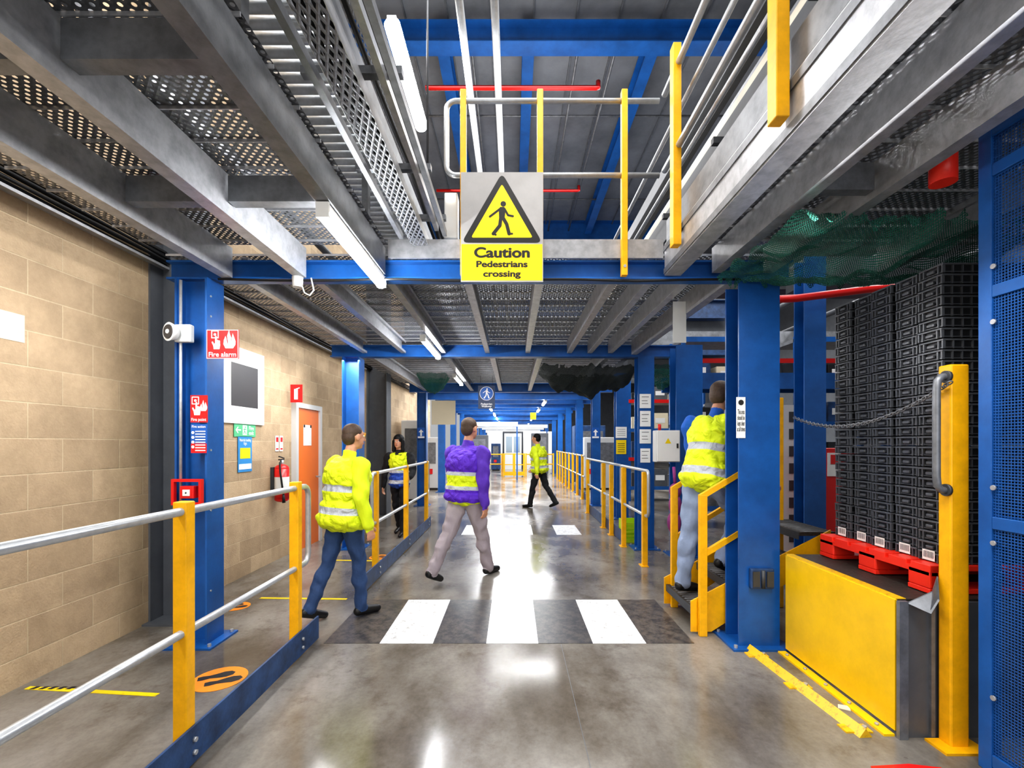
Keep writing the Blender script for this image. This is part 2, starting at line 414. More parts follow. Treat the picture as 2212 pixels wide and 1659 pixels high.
for y in (14.2,17,20,23,28,32,36):
    hcol('steel_column',1.95,2.15,y,y+.2,2.9,BLUE,'distant blue steel column lining the corridor',False,group=CG)
    hcol('steel_column',-2.3,-2.1,y,y+.2,2.9,BLUE,'distant blue steel column lining the corridor',False,group=CG)
hcol('steel_column',2.96,3.18,4.7,4.88,3.4,BLUE,'scuffed blue steel column behind the crate stack',False,group=CG)
hcol('steel_column',-3.04,-2.72,3.86,4.16,7.4,GREYC,'tall grey steel building column against block wall',group='grey building columns')
hcol('steel_column',-3.04,-2.62,9.6,9.95,7.4,GREYC,'tall grey steel building column against block wall',group='grey building columns')

def beam(name,axis,a0,a1,c,z0,z1,w,m,label,group=None,t=.014,kind='I'):
    b=MB()
    def bx(u0,u1,v0,v1):
        if axis=='X': b.box(a0,a1,c+u0,c+u1,v0,v1,m)
        else: b.box(c+u0,c+u1,a0,a1,v0,v1,m)
    if kind=='I':
        bx(-w/2,w/2,z0,z0+t); bx(-w/2,w/2,z1-t,z1); bx(-.006,.006,z0+t,z1-t)
    elif kind=='C':
        bx(-w/2,w/2,z0,z0+.006); bx(-w/2,w/2,z1-.006,z1)
        bx(-w/2,-w/2+.006,z0+.006,z1-.006); bx(w/2-.006,w/2,z0+.006,z0+.03); bx(w/2-.006,w/2,z1-.03,z1-.006)
    elif kind=='D':
        bx(-w/2,w/2,z0,z0+.006); bx(-w/2,w/2,z1-.006,z1)
        bx(w/2-.006,w/2,z0+.006,z1-.006); bx(-w/2,-w/2+.006,z0+.006,z0+.03); bx(-w/2,-w/2+.006,z1-.03,z1-.006)
    elif kind=='B':
        bx(-w/2,w/2,z0,z1)
    return b.obj(name,label=label,cat='beam',group=group)
BG='blue cross beams'
beam('steel_beam','X',-2.6,2.1,3.53,2.735,2.875,.12,BLUE,'blue steel cross beam carrying mezzanine edge with caution sign',group=BG)
beam('steel_beam','X',-2.6,2.6,6.65,2.735,2.90,.14,BLUE,'blue steel cross beam under perforated mezzanine deck',group=BG)
beam('steel_beam','X',-2.5,2.4,11.2,2.735,2.95,.14,BLUE,'blue steel cross beam at end of mezzanine deck',group=BG)
for y,z in ((12.7,2.7),(14.3,2.72),(15.7,2.72),(17.1,2.72),(18.6,2.72),(20.1,2.75),(21.6,2.6),(23.1,2.75),(25.5,2.6),(28.1,2.7),(32.1,2.7),(36.1,2.7)):
    beam('steel_beam','X',-2.4,2.4,y,z,z+.2,.15,BLUE,'distant blue steel cross beam over the corridor',group=BG)
for x in (-2.2,2.05):
    beam('steel_beam','Y',11.35,36,x,2.95,3.1,.14,BLUE,'blue steel beam running along the far corridor',group=BG)
JG='galvanised joists'
beam('steel_joist','Y',-.5,3.45,-2.13,2.735,2.955,.08,GALV,'galvanised channel joist under perforated deck',group=JG,kind='D')
beam('steel_joist','Y',-.5,3.45,-1.58,2.735,2.955,.08,GALV,'bright galvanised channel joist under perforated deck',group=JG,kind='D')
beam('steel_joist','Y',-.5,3.45,-.99,2.76,2.955,.08,GALVD,'deep galvanised edge joist carrying light batten',group=JG,kind='D')
for y in (.7,1.6,2.52):
    for x0,x1 in ((-2.08,-1.63),(-1.53,-1.05)):
        beam('cross_brace','X',x0,x1,y,2.80,2.94,.07,GALVD,'short grey cross member between joists',group='joist cross members',kind='C')
j3=beam('steel_joist','Y',-.5,3.45,1.19,2.75,2.985,.12,GALV,'deep bright galvanised edge beam beside open void',group=JG,kind='C',)
MB().box(1.123,1.129,-.5,3.45,2.76,2.80,GALVD).box(1.123,1.129,-.5,3.45,2.93,2.97,GALVD).obj('edge_lip',j3)
beam('toe_board','Y',-.5,3.45,1.15,3.005,3.16,.012,GALVD,'galvanised toe board plate on the mezzanine edge',kind='B')
beam('steel_joist','Y',-.5,3.45,1.52,2.77,2.955,.075,GALV,'galvanised channel joist under perforated deck',group=JG,kind='C')
beam('steel_joist','Y',-.5,3.45,1.9,2.77,2.955,.07,GALV,'galvanised channel joist under perforated deck',group=JG,kind='C')
beam('steel_joist','Y',2.3,3.45,2.75,2.77,2.955,.08,GALVD,'galvanised channel joist under perforated deck',group=JG,kind='C')
for y in (1.2,2.4):
    beam('cross_brace','X',1.57,1.85,y,2.80,2.94,.06,GALVD,'short dark grey cross member between joists',group='joist cross members',kind='C')
for x in (-2.1,-1.55,-.98,-.36,.21,.8,1.09,1.38):
    beam('steel_joist','Y',3.62,6.57,x,2.78,2.955,.065,GALV,'galvanised joist below far perforated deck',group=JG,kind='C')
beam('steel_joist','Y',3.62,6.57,1.72,2.76,2.955,.08,GALV,'galvanised edge joist below far perforated deck',group=JG,kind='C')
for x in (-2.1,-.98,-.3,.4,1.4):
    beam('steel_joist','Y',6.73,11.1,x,2.76,2.955,.08,GALV,'galvanised joist below far perforated deck',group=JG,kind='C')
def deck(x0,x1,y0,y1,z,label,step=.22):
    b=MB(); b.poly([(x0,y0,z),(x1,y0,z),(x1,y1,z),(x0,y1,z)],DECK)
    y=y0
    while y<y1-.01:
        b.box(x0,x1,y-.003,y+.003,z-.017,z-.001,GALV); y+=step
    return b.obj('mezzanine_deck',label=label,cat='deck',origin=(0,0,z))
deck(-2.7,-.93,-.4,3.44,2.975,'perforated galvanised deck planks over pedestrian walkway')
deck(1.26,4.6,-.4,3.44,2.975,'perforated galvanised deck planks above crate platform')
deck(-2.7,2.0,3.6,6.62,2.975,'perforated galvanised deck planks over central aisle')
deck(-2.7,1.9,6.63,11.1,2.975,'perforated galvanised deck planks over far aisle')
beam('toe_board','X',-.93,1.12,3.455,2.88,3.02,.02,GALV,'galvanised toe board on mezzanine edge over cross beam',kind='B')

# ------------------------------------------------------------------ mezzanine guard rails
g=empty('guard_rail',(.3,3.42,2.75),'yellow posted guard rail with galvanised tubes on mezzanine edge','guard rail')
for x in (-.365,.2,.82):
    MB().box(x-.022,x+.022,3.39,3.44,2.735,4.1,YEL,bev=.004).cyl((x,3.385,2.8),(x,3.395,2.8),.012,GALV,seg=6).obj('post',g)
zt,zm=4.03,3.48
path=[(1.08,3.42,zt)]+[(-.40,3.42,zt)]+[(-.42-.07*math.sin(a),3.42,zt-.07+.07*math.cos(a)) for a in [i*math.pi/12 for i in range(7)]]
path+=[(-.49,3.42,zm+.07)]+[(-.42-.07*math.cos(a),3.42,zm+.07-.07*math.sin(a)) for a in [i*math.pi/12 for i in range(1,7)]]+[(1.08,3.42,zm)]
MB().tube(path,.02,PIPE).obj('rail',g)
g=empty('guard_rail',(1.1,1.9,2.8),'yellow posted guard rail along galvanised void edge beam','guard rail')
for y in (3.1,1.9,.7):
    MB().box(1.062,1.117,y-.035,y+.035,2.82,4.16,YEL,bev=.004).obj('post',g)
for z in (zt,zm): MB().tube([(1.1,3.36,z),(1.1,-.4,z)],.022,PIPE).obj('rail',g)

# caution sign
s=sign('caution_sign',(-.08,3.375,3.078),.60,.80,'front',GREYB,'weathered white caution sign with yellow pedestrian warning triangle')
def tri(cx,yb,w,h,r):
    pts=[];V=[(cx-w/2,yb),(cx+w/2,yb),(cx,yb+h)]
    for i,(x,y) in enumerate(V):
        a=V[i-1]; c=V[(i+1)%3]
        d1=Vector((a[0]-x,a[1]-y)).normalized(); d2=Vector((c[0]-x,c[1]-y)).normalized()
        for t in range(6):
            u=t/5
            p=Vector((x,y))+d1*r*(1-u)**2+d2*r*u**2
            pts.append((p.x,p.y))
    return pts
shapes(s,'triangle_border',[('p',tri(0,-.115,.59,.51,.05))],BLKS,.001)
shapes(s,'triangle_field',[('p',tri(0,-.078,.45,.392,.02))],YELS,.002)
shapes(s,'pictogram',walker(-.003,.06,.25),BLKS,.003)
shapes(s,'text_field',[('r',-.295,.295,-.39,-.125)],YELS,.001)
text(s,'Caution',0,-.185,.072,BLKS,.40,.03,.003,fit=True)
text(s,'Pedestrians',0,-.27,.044,BLKS,.37,.03,.003,fit=True)
text(s,'crossing',0,-.34,.044,BLKS,.27,.03,.003,fit=True)

# ------------------------------------------------------------------ floor barriers
def barrier(X,posts,y0,y1,label,top=1.2,plate=True,near_u=False,far_u=True,pm=BLUED,rz=(1.17,.62),group='aisle barriers'):
    g=empty('safety_barrier',(X,(y0+y1)/2,0),label,'barrier',group)
    if plate:
        b=MB().box(X+.03,X+.042,y0,y1,.01,.18,pm)
        for y in posts: b.cyl((X+.042,y,.12),(X+.055,y,.12),.012,GALV,seg=6).cyl((X+.042,y,.06),(X+.055,y,.06),.012,GALV,seg=6)
        b.obj('kick_plate',g)
    for y in posts:
        MB().box(X-.037,X+.028,y-.03,y+.03,0,top,YEL,bev=.005).box(X-.06,X+.028,y-.07,y+.07,0,.01,YEL).obj('post',g)
    r=.07; zt,zm=rz
    def U(ye,sg):
        top_=[(X,ye+sg*r*math.sin(a),zt-r+r*math.cos(a)) for a in [i*math.pi/12 for i in range(7)]]
        bot=[(X,ye+sg*r*math.cos(a),zm+r-r*math.sin(a)) for a in [i*math.pi/12 for i in range(7)]]
        return top_+bot
    ya=y0 if not near_u else posts[0]-.08
    yb=posts[-1]+.12
    if far_u:
        path=[(X,ya,zt)]+U(yb,1)+[(X,ya,zm)]
        if near_u: path=U(ya,-1)[::-1]+path[1:-1]
        MB().tube(path,.02,PIPE,closed=near_u).obj('rail',g)
    else:
        for z in rz: MB().tube([(X,ya,z),(X,yb,z)],.02,PIPE).obj('rail',g)
    return g
barrier(-1.53,[.95,2.16,3.27],-.3,3.55,'yellow posts with galvanised tube rails and scraped blue kick plate',top=1.23,rz=(1.185,.62))
barrier(-1.53,[5.17,6.65,8.2],4.5,8.4,'yellow posted tube barrier with blue kick plate beside walkway',top=1.19,near_u=True)
barrier(-1.1,[15.5,16.4,17.3,18.2,19.1,20,20.9],15.2,21,'distant yellow posted barrier along the aisle',plate=True,far_u=False)
barrier(1.62,[5.68,6.75],5.6,6.8,'yellow posted tube barrier beside blue column',top=1.15,near_u=True,plate=False)
barrier(1.62,[7.6,8.25,10.0],6.95,10.2,'yellow posted tube barrier with blue kick plate',top=1.15,far_u=False)
barrier(1.88,[12.5,13.5,14.5,15.5,16.5,17.5,18.5,19.6],12.2,20,'distant yellow posted barrier along the aisle',far_u=False)
g=empty('safety_gate',(.05,21,0),'yellow steel double gate across end of aisle','gate')
for x in (-.42,.05,.52): MB().box(x-.03,x+.03,20.97,21.03,0,1.05,YEL).obj('post',g)
for x0,x1 in ((-.39,.02),(.08,.49)):
    b=MB().box(x0,x1,20.985,21.015,1.0,1.04,YEL).box(x0,x1,20.985,21.015,.52,.56,YEL).box(x0,x1,20.985,21.015,.05,.22,YEL)
    b.box(x0,x0+.03,20.98,21.02,.05,1.04,YEL).box(x1-.03,x1,20.98,21.02,.05,1.04,YEL).obj('gate_leaf',g)
for x0,x1 in ((-2.0,-.5),(.6,1.85)):
    g=empty('safety_barrier',((x0+x1)/2,21.2,0),'distant yellow cross barrier at end of aisle','barrier','aisle barriers')
    for x in (x0,(x0+x1)/2,x1): MB().box(x-.03,x+.03,21.17,21.23,0,1.05,YEL).obj('post',g)
    for z in (.55,1.0): MB().tube([(x0,21.2,z),(x1,21.2,z)],.025,YEL).obj('rail',g)

# ------------------------------------------------------------------ lights
def batten(x,y0,y1,z,label,mat=TUBE,r=.024):
    g=empty('fluorescent_light',(x,(y0+y1)/2,z),label,'light','ceiling light battens')
    MB().box(x-.03,x+.03,y0,y1,z+.02,z+.055,WHITE,bev=.005).box(x-.034,x+.034,y0-.02,y0,z-.025,z+.055,WHITE).box(x-.034,x+.034,y1,y1+.02,z-.025,z+.055,WHITE).obj('housing',g)
    MB().cyl((x,y0,z),(x,y1,z),r,mat,seg=16).obj('tube',g)
    return g
batten(-.99,2.42,3.48,2.70,'bright white light batten fixed under mezzanine joist',r=.036)
batten(-.90,3.45,4.55,4.62,'bright white light batten hanging in the open void',r=.06)
batten(-1.05,5.4,6.5,2.71,'bright white light batten under far mezzanine deck',r=.03)
batten(-1.05,8.3,9.4,2.70,'white light batten under far mezzanine deck')
for y in (12,15,18.2,21.2,25,29,33):
    batten(-.75,y,y+1.2,2.66,'distant white light batten over corridor',TUBEF,.035)
    batten(.9,y+.7,y+1.9,2.66,'distant white light batten over corridor',TUBEF,.035)
for x,y in ((4,8),(6.5,8),(4,13),(6.5,13),(9,10)):
    batten(x,y,y+1.3,4.6,'white light batten over machinery hall',TUBEF)

def area(loc,sx,sy,p,rot=(0,0,0),c=(1,1,1)):
    l=bpy.data.lights.new('area_light','AREA'); l.shape='RECTANGLE'; l.size=sx; l.size_y=sy; l.energy=p; l.color=c
    o=bpy.data.objects.new('area_light',l); COL.objects.link(o); o.location=loc; o.rotation_euler=rot; return o
area((.1,1.6,6.6),1.8,4,290)
area((.1,-2.4,2.0),5,2.0,85,(R(88),0,0))  # unseen front fill behind the camera, added to brighten near steel and deck undersides
area((-2.1,1.2,6.5),1.5,3,120)
area((.2,9,6.8),3,5,260)
area((3.2,2.0,6.5),2,3,110)
area((5.5,8,6.8),5,6,420)
area((5.5,17,6.8),6,10,500)
area((0,16,6.8),3,8,1200)
area((0,28,6.8),3,12,1400)
area((.2,5.2,2.70),1.6,.1,30)
area((-2.3,5.6,2.68),.3,2.0,50)
area((-2.3,1.8,2.68),.2,2.5,50)
area((0,8.6,2.68),1.6,.1,40)
area((0,13.5,2.64),2.4,.4,90)
area((0,19,2.64),2.4,.4,110)
area((.3,6,4.2),2.5,5,130,(R(180),0,0))  # unseen upward light, added to brighten the high ceiling; no fixture hangs here
area((1.68,1.6,2.66),.2,1.6,50,(0,R(32),0))
wd=bpy.data.worlds.new('World'); SC.world=wd; wd.use_nodes=True
wd.node_tree.nodes['Background'].inputs[0].default_value=(.95,.97,1,1); wd.node_tree.nodes['Background'].inputs[1].default_value=.45

# ------------------------------------------------------------------ void contents
g=empty('roller_conveyor',(-1.05,3,3.35),'galvanised roller conveyor running above the mezzanine edge','conveyor')
for x in (-1.38,-.78): MB().box(x-.015,x+.015,1.2,5.4,3.33,3.45,GALVD).obj('side_frame',g)
r0=None
for i in range(52):
    y=1.3+i*.078
    if r0 is None: r0=MB().cyl((-1.36,y,3.39),(-.80,y,3.39),.026,PIPE,seg=14).obj('roller',g)
    else:
        c=r0.copy(); COL.objects.link(c); c.parent=g; c.location=r0.location+Vector((0,i*.078,0))
for y in (1.6,3.0,4.4): MB().box(-.98,-.94,y,y+.05,2.98,3.35,GALVD).obj('support_leg',g)
def tray(x0,x1,y0,y1,z,label,m=TRAYM,h=.06):
    b=MB().poly([(x0,y0,z),(x1,y0,z),(x1,y1,z),(x0,y1,z)],m)
    b.box(x0-.002,x0,y0,y1,z,z+h,GALV).box(x1,x1+.002,y0,y1,z,z+h,GALV)
    return b.obj('cable_tray',label=label,cat='cable tray',origin=(x0,y0,z))
tray(-.74,-.62,-.4,3.4,2.95,'perforated galvanised cable tray hanging beside void')
tray(-1.2,-1.05,-.4,5,4.4,'perforated galvanised cable tray high in the void')
tray(-1.95,-1.7,-.4,3.4,3.2,'perforated galvanised cable tray above the walkway deck')
b=MB()
for i,x in enumerate((-.725,-.70,-.68,-.66,-.64)):
    b.tube([(x+.004*math.sin(y*2+i),y,2.968) for y in [k*.3-.3 for k in range(13)]],.009,BLACKM,6)
b.obj('cable_bundle',label='black cables lying in galvanised cable tray',cat='cables')
for x,z,m in ((-.56,3.06,GALV),(-.64,3.3,GALVD),(-.72,3.62,GALV),(-.84,3.9,DARK),(-.5,3.02,GALVD),(-.92,4.1,GALVD),(-.82,3.0,GALVD)):
    box('support_channel',x-.015,x+.015,-.4,5.5 if z>3.1 else 3.4,z,z+.04,m,label='galvanised strut channel running along the void edge',cat='strut',group='strut channels')
for y in (2.0,2.7,3.3):
    box('cross_strut',-.92,-.48,y,y+.04,3.1,3.135,GALVD,label='galvanised cross strut bracing cable tray',cat='strut',group='cross struts')
def pipe(p,r,m,label,name='conduit_pipe',cat='pipe',group=None):
    return MB().tube(p,r,m,12).obj(name,label=label,cat=cat,group=group)
for i,(x,z) in enumerate(((-1.6,3.5),(-2.05,3.6),(-2.3,3.4))):
    pipe([(x,-.3,z),(x,6,z)],.04,DARK,'dark pipe running above perforated deck',group='pipes above deck')
for x,z,r in ((-.6,3.18,.012),(-.58,3.22,.01),(-.69,3.45,.014),(-.55,3.12,.008),(-.66,3.24,.012),(-.78,3.72,.015)):
    pipe([(x+.006*math.sin(k),k*.4-.3,z+.012*math.sin(k*1.7)) for k in range(15)],r,BLACKM,'loose black cable strung along strut channels','electrical_cable','cable','void edge cables')
pipe([(-.38,1.0,4.62),(-.38,12,4.62)],.03,PIPE,'galvanised conduit pipe overhead in the void',group='overhead conduits')
pipe([(-.13,1.0,4.62),(-.13,12,4.62)],.03,PIPE,'galvanised conduit pipe overhead in the void',group='overhead conduits')
pipe([(-.62,3.36,3.4),(-.62,3.36,5.5)],.008,DARK,'thin dark suspension rod for light batten',group='suspension rods')
for x,z in ((1.2,3.9),(1.32,3.7)):
    pipe([(x,.2,z),(x,7,z)],.018,PIPE,'thin galvanised conduit beside the void rail',group='side conduits')
for x,z,m,w in ((1.55,3.75,CREAM,.12),(1.75,4.05,CREAM,.1),(1.42,3.5,DARK,.1),(1.95,4.4,GALVD,.12),(1.6,4.3,DARK,.16),(1.35,3.3,DARK,.08)):
    box('cable_trunking',x,x+w,.2,7.5,z,z+.14,m,label='long cable trunking run above the mezzanine deck',cat='trunking',group='cable trunking runs')
for y in (1,2,3,4,5,6): box('support_bracket',1.3,2.1,y,y+.04,3.45,3.49,DARK,label='dark bracket carrying trunking',cat='bracket',group='trunking brackets')
MB().tube([(-1.3,6.9,6.8),(1.24,6.9,6.8),(1.27,6.9,6.8),(1.27,6.9,6.9)],.035,RED).obj('sprinkler_pipe',label='red sprinkler pipe below the high ceiling',cat='pipe',group='sprinkler pipes')
MB().tube([(-1.6,9.7,6.8),(1.35,9.7,6.8),(1.38,9.7,6.8),(1.38,9.7,6.9)],.03,RED).obj('sprinkler_pipe',label='red sprinkler pipe below the high ceiling',cat='pipe',group='sprinkler pipes')
for x in (-.6,.95,1.5): pipe([(x,6.6,7.25),(x,12.5,7.25)],.02,GALVD,'thin grey pipe under the high ceiling',group='ceiling pipes')
for y in (8.2,11): pipe([(-3,y,7.3),(4,y,7.3)],.018,GALVD,'thin grey cross pipe under the high ceiling',group='ceiling pipes')
HG='high level blue roof beams'
beam('roof_beam','X',-3.0,5,6.45,7.0,7.3,.25,BLUE,'blue steel roof beam spanning the hall',group=HG)
beam('roof_beam','X',-3.0,5,12.6,6.9,7.5,.3,BLUE,'blue steel roof beam spanning the hall',group=HG)
for x in (-1.0,.22,2.0):
    beam('roof_beam','Y',6.6,12.4,x,7.1,7.4,.17,BLUE,'blue steel roof purlin under grey sheeting',group=HG)
for z,y in ((4.9,12.7),(3.9,12.7)): beam('roof_beam','X',-3,6,y,z,z+.5,.3,BLUED,'blue steel floor beam of upper level',group=HG)
structure('wall_upper',-3.04,6,13,13.1,3.2,7.4,GREYC)
b=MB().box(-.52,-.42,3.5,3.62,3.05,3.4,GREYL,bev=.01).obj('junction_box',label='small cream junction box on mezzanine edge',cat='junction box')
MB().sph((-.47,3.49,3.36),.02,GLOW).obj('lamp',b)
b=MB().cyl((-1.6,3.44,2.66),(-1.6,3.44,2.735),.035,WHITE,.04,20).tube([(-1.57,3.44,2.68),(-1.55,3.44,2.62),(-1.51,3.44,2.60),(-1.48,3.44,2.64),(-1.5,3.44,2.73)],.006,WHITE,8)
b.obj('ceiling_sensor',label='white round sensor with looped cable under joist end',cat='sensor')
pipe([(x,3.46+.004*math.sin(x*9),2.722+.006*math.sin(x*5)) for x in [-2.2+.15*i for i in range(27)]],.009,BLACKM,'black cable clipped under blue cross beam','electrical_cable','cable')

b=MB()
for i in range(7):
    z=3.04+.035*(i%4)+.02*(i//4); x=-3.0+.03*(i//4)
    b.tube([(x+.0,y,z+.006*math.sin(y*3+i)) for y in [k*.25-.5 for k in range(60)]],.011,BLACKM,6)
b.box(-3.03,-2.97,-.5,9.4,3.0,3.02,GALV)
b.obj('cable_bundle',label='black cable bundle on tray along the block wall',cat='cables')
pipe([(-2.44,3.40,.9),(-2.44,3.40,2.7)],.01,GALV,'thin conduit running up blue column')

# ------------------------------------------------------------------ wall items
d=empty('door_1',(-3.04,6.75,0),None,None); d['kind']='structure'
MB().box(-3.04,-3.0,6.42,7.14,0,2.0,ORANGE).obj('door_leaf',d,kind='structure')
MB().box(-3.04,-2.97,6.35,6.42,0,2.07,GREYL).box(-3.04,-2.97,7.14,7.21,0,2.07,GREYL).box(-3.04,-2.97,6.42,7.14,2.0,2.07,GREYL).obj('door_frame',d,kind='structure')
MB().cyl((-3.0,7.05,1.0),(-2.94,7.05,1.0),.012,GALV).cyl((-2.94,7.05,1.0),(-2.94,6.95,1.0),.01,GALV).obj('handle',d,kind='structure')
s=sign('paper_notice',(-2.994,6.75,1.62),.26,.3,'px',PAPER,'white paper notice with tape on orange door','notice',.003)
shapes(s,'black_tape',[('r',-.13,-.08,.11,.15),('r',.08,.13,.11,.15)],BLKS)
s=sign('wall_panel',(-3.02,5.2,2.14),.84,.84,'px',WHITE,'large white wall panel with charcoal inset','panel',.02)
shapes(s,'charcoal_inset',[('r',-.24,.28,-.23,.24)],PANEL)
s=sign('fire_exit_sign',(-3.03,5.24,1.65),.42,.15,'px',GREENS,'green fire exit sign with arrow and running figure')
text(s,'Fire\nexit',.12,0,.1,WHITEL,.13)
shapes(s,'pictogram',[('s',[(-.09,0),(-.17,0)],.014),('s',[(-.14,.03),(-.175,0),(-.14,-.03)],.014),('r',-.05,.03,-.055,.055)],WHITEL)
shapes(s,'running_figure',[('c',-.005,.035,.011),('s',[(-.01,.02),(-.015,-.01),(-.035,-.04)],.012),('s',[(-.015,-.01),(.01,-.04)],.012),('s',[(-.035,.01),(.015,.01)],.01)],GREENS,.003)
s=sign('poster',(-3.03,5.24,1.38),.27,.4,'px',BLUEL,'light blue safety poster with yellow panel','poster')
shapes(s,'yellow_field',[('r',-.1,.1,-.05,.07)],YELS); text(s,'Materials handling\nRight',0,.14,.07,WHITEL,.22,.01)
shapes(s,'white_band',[('r',-.12,.12,-.17,-.11)],WHITEL)
s=sign('fire_sign',(-2.9,6.2,2.17),.16,.24,'front',REDF,'small red projecting fire equipment sign')
shapes(s,'pictogram',[('r',-.03,.02,-.08,.06),('s',[(-.005,.06),(.04,.075)],.012)],WHITEL)
for y in (5.95,6.06):
    s=sign('small_notice',(-3.03,y,1.5),.08,.2,'px',PAPER,'small white printed notice on block wall','notice'); shapes(s,'print',[('r',-.03,.03,.02,.08),('r',-.03,.03,-.08,-.06)],REDF)
s=sign('small_notice',(-3.03,4.75,1.25),.12,.45,'px',PAPER,'white and pink printed notice on block wall','notice'); shapes(s,'print',[('r',-.05,.05,.1,.2)],PURPS)
sign('wall_patch',(-3.037,2.66,2.21),.44,.17,'px',FADE,'faded white painted block in the wall','panel',.004)
g=empty('fire_extinguisher',(-2.92,5.85,.76),'red fire extinguisher with black hose hung on block wall','fire extinguisher')
MB().cyl((-2.92,5.85,.8),(-2.92,5.85,1.18),.085,RED,seg=24).sph((-2.92,5.85,1.18),(.085,.085,.06),RED,seg=24).sph((-2.92,5.85,.8),(.085,.085,.04),RED,seg=24).obj('cylinder_body',g)
MB().cyl((-2.92,5.85,1.22),(-2.92,5.85,1.29),.022,GALV).box(-2.93,-2.91,5.78,5.9,1.29,1.305,BLACKP).box(-2.93,-2.91,5.78,5.9,1.32,1.33,BLACKP,rot=(R(-12),0,0)).obj('valve_handle',g)
MB().tube([(-2.92,5.83,1.27),(-2.9,5.76,1.26),(-2.88,5.73,1.15),(-2.87,5.75,1.0),(-2.86,5.77,.86)],.011,BLACKM).cyl((-2.86,5.77,.86),(-2.855,5.77,.76),.013,BLACKM,.02).obj('hose',g)
MB().box(-3.04,-3.0,5.8,5.9,.9,1.2,DARK).obj('wall_bracket',g)
MB().cyl((-2.92,5.85,.93),(-2.92,5.85,1.08),.0862,WHITE,seg=24,caps=False).obj('instruction_label',g)

def fig_hand(s,cx,cy,k):
    """button frame with a pressing hand below it"""
    return shapes(s,'pictogram',[('s',[(cx-.028*k,cy+.022*k),(cx+.022*k,cy+.022*k),(cx+.022*k,cy+.075*k),(cx-.028*k,cy+.075*k),(cx-.028*k,cy+.022*k)],.007*k),
        ('c',cx-.003*k,cy+.048*k,.010*k),
        ('s',[(cx+.005*k,cy+.03*k),(cx+.005*k,cy-.03*k)],.013*k),
        ('s',[(cx+.018*k,cy+.0*k),(cx+.018*k,cy-.03*k)],.012*k),('s',[(cx+.030*k,cy-.004*k),(cx+.030*k,cy-.035*k)],.012*k),
        ('s',[(cx-.022*k,cy-.012*k),(cx-.008*k,cy-.04*k)],.012*k),
        ('p',[(cx-.012*k,cy-.065*k),(cx+.032*k,cy-.065*k),(cx+.038*k,cy-.03*k),(cx+.03*k,cy-.015*k),(cx-.002*k,cy-.015*k),(cx-.016*k,cy-.04*k)])],WHITEL)
def fig_flame(s,cx,cy,k):
    P=lambda L:('p',[(cx+x*k,cy+y*k) for x,y in L])
    return shapes(s,'flame',[P([(-.03,-.06),(-.045,-.03),(-.042,.0),(-.03,.03),(-.022,.01),(-.012,-.06)]),
        P([(-.018,-.06),(-.012,-.01),(-.018,.03),(-.004,.075),(.002,.045),(.012,.02),(.008,-.06)]),
        P([(.004,-.06),(.014,.0),(.022,.05),(.034,.02),(.044,-.01),(.042,-.035),(.026,-.06)])],WHITEL)
s=sign('fire_alarm_sign',(-2.12,3.38,2.225),.236,.212,'front',REDF,'red fire alarm sign with hand and flame projecting from column')
shapes(s,'sign_border',[('r',-.116,.116,-.104,-.100),('r',-.116,.116,.100,.104),('r',-.116,-.112,-.104,.104),('r',.112,.116,-.104,.104)],WHITEL)
text(s,'Fire alarm',0,-.074,.034,WHITEL,.20,.012,fit=True)
fig_hand(s,-.052,.025,.95); fig_flame(s,.052,.03,1.0)
s=sign('fire_point_sign',(-2.31,3.405,1.755),.125,.2,'front',REDF,'red fire point sign on blue column')
text(s,'Fire point',0,-.078,.022,WHITEL,.11); fig_hand(s,-.022,.015,.95); fig_flame(s,.036,.02,.6)
s=sign('fire_action_sign',(-2.31,3.405,1.535),.12,.215,'front',BLUES,'blue and red fire action instruction sign on column')
text(s,'Fire action',0,.09,.018,WHITEL,.1)
shapes(s,'red_field',[('r',-.058,.058,-.105,-.035)],REDF)
shapes(s,'text_lines',[('r',-.025,.05,.05-i*.02,.058-i*.02) for i in range(8)]+[('c',-.042,.045-i*.035,.011) for i in range(4)],WHITEL,.003)
g=empty('alarm_sounder',(-2.44,3.36,2.3),'round white alarm sounder mounted on blue column','alarm')
MB().box(-2.47,-2.35,3.37,3.42,2.24,2.37,GREYL,bev=.01).obj('back_box',g)
MB().cyl((-2.455,3.37,2.305),(-2.475,3.325,2.305),.05,GREYL,.068,28).obj('horn',g)
MB().cyl((-2.475,3.326,2.305),(-2.4775,3.32,2.305),.052,PANEL,.05,28).cyl((-2.477,3.322,2.305),(-2.479,3.316,2.305),.018,GREYL,.016,20).obj('grille',g)
g=empty('fire_call_point',(-2.37,3.4,1.06),'red framed manual fire call point on blue column','fire call point')
MB().box(-2.49,-2.27,3.37,3.40,1.22,1.24,RED).box(-2.49,-2.27,3.37,3.40,1.05,1.07,RED).box(-2.49,-2.47,3.37,3.40,1.07,1.22,RED).box(-2.29,-2.27,3.37,3.40,1.07,1.22,RED).obj('guard_frame',g)
MB().box(-2.42,-2.32,3.36,3.42,1.10,1.19,RED,bev=.005).obj('call_box',g)
MB().box(-2.395,-2.345,3.354,3.36,1.12,1.165,WHITE).sph((-2.37,3.354,1.142),.006,BLKS).obj('button_plate',g)

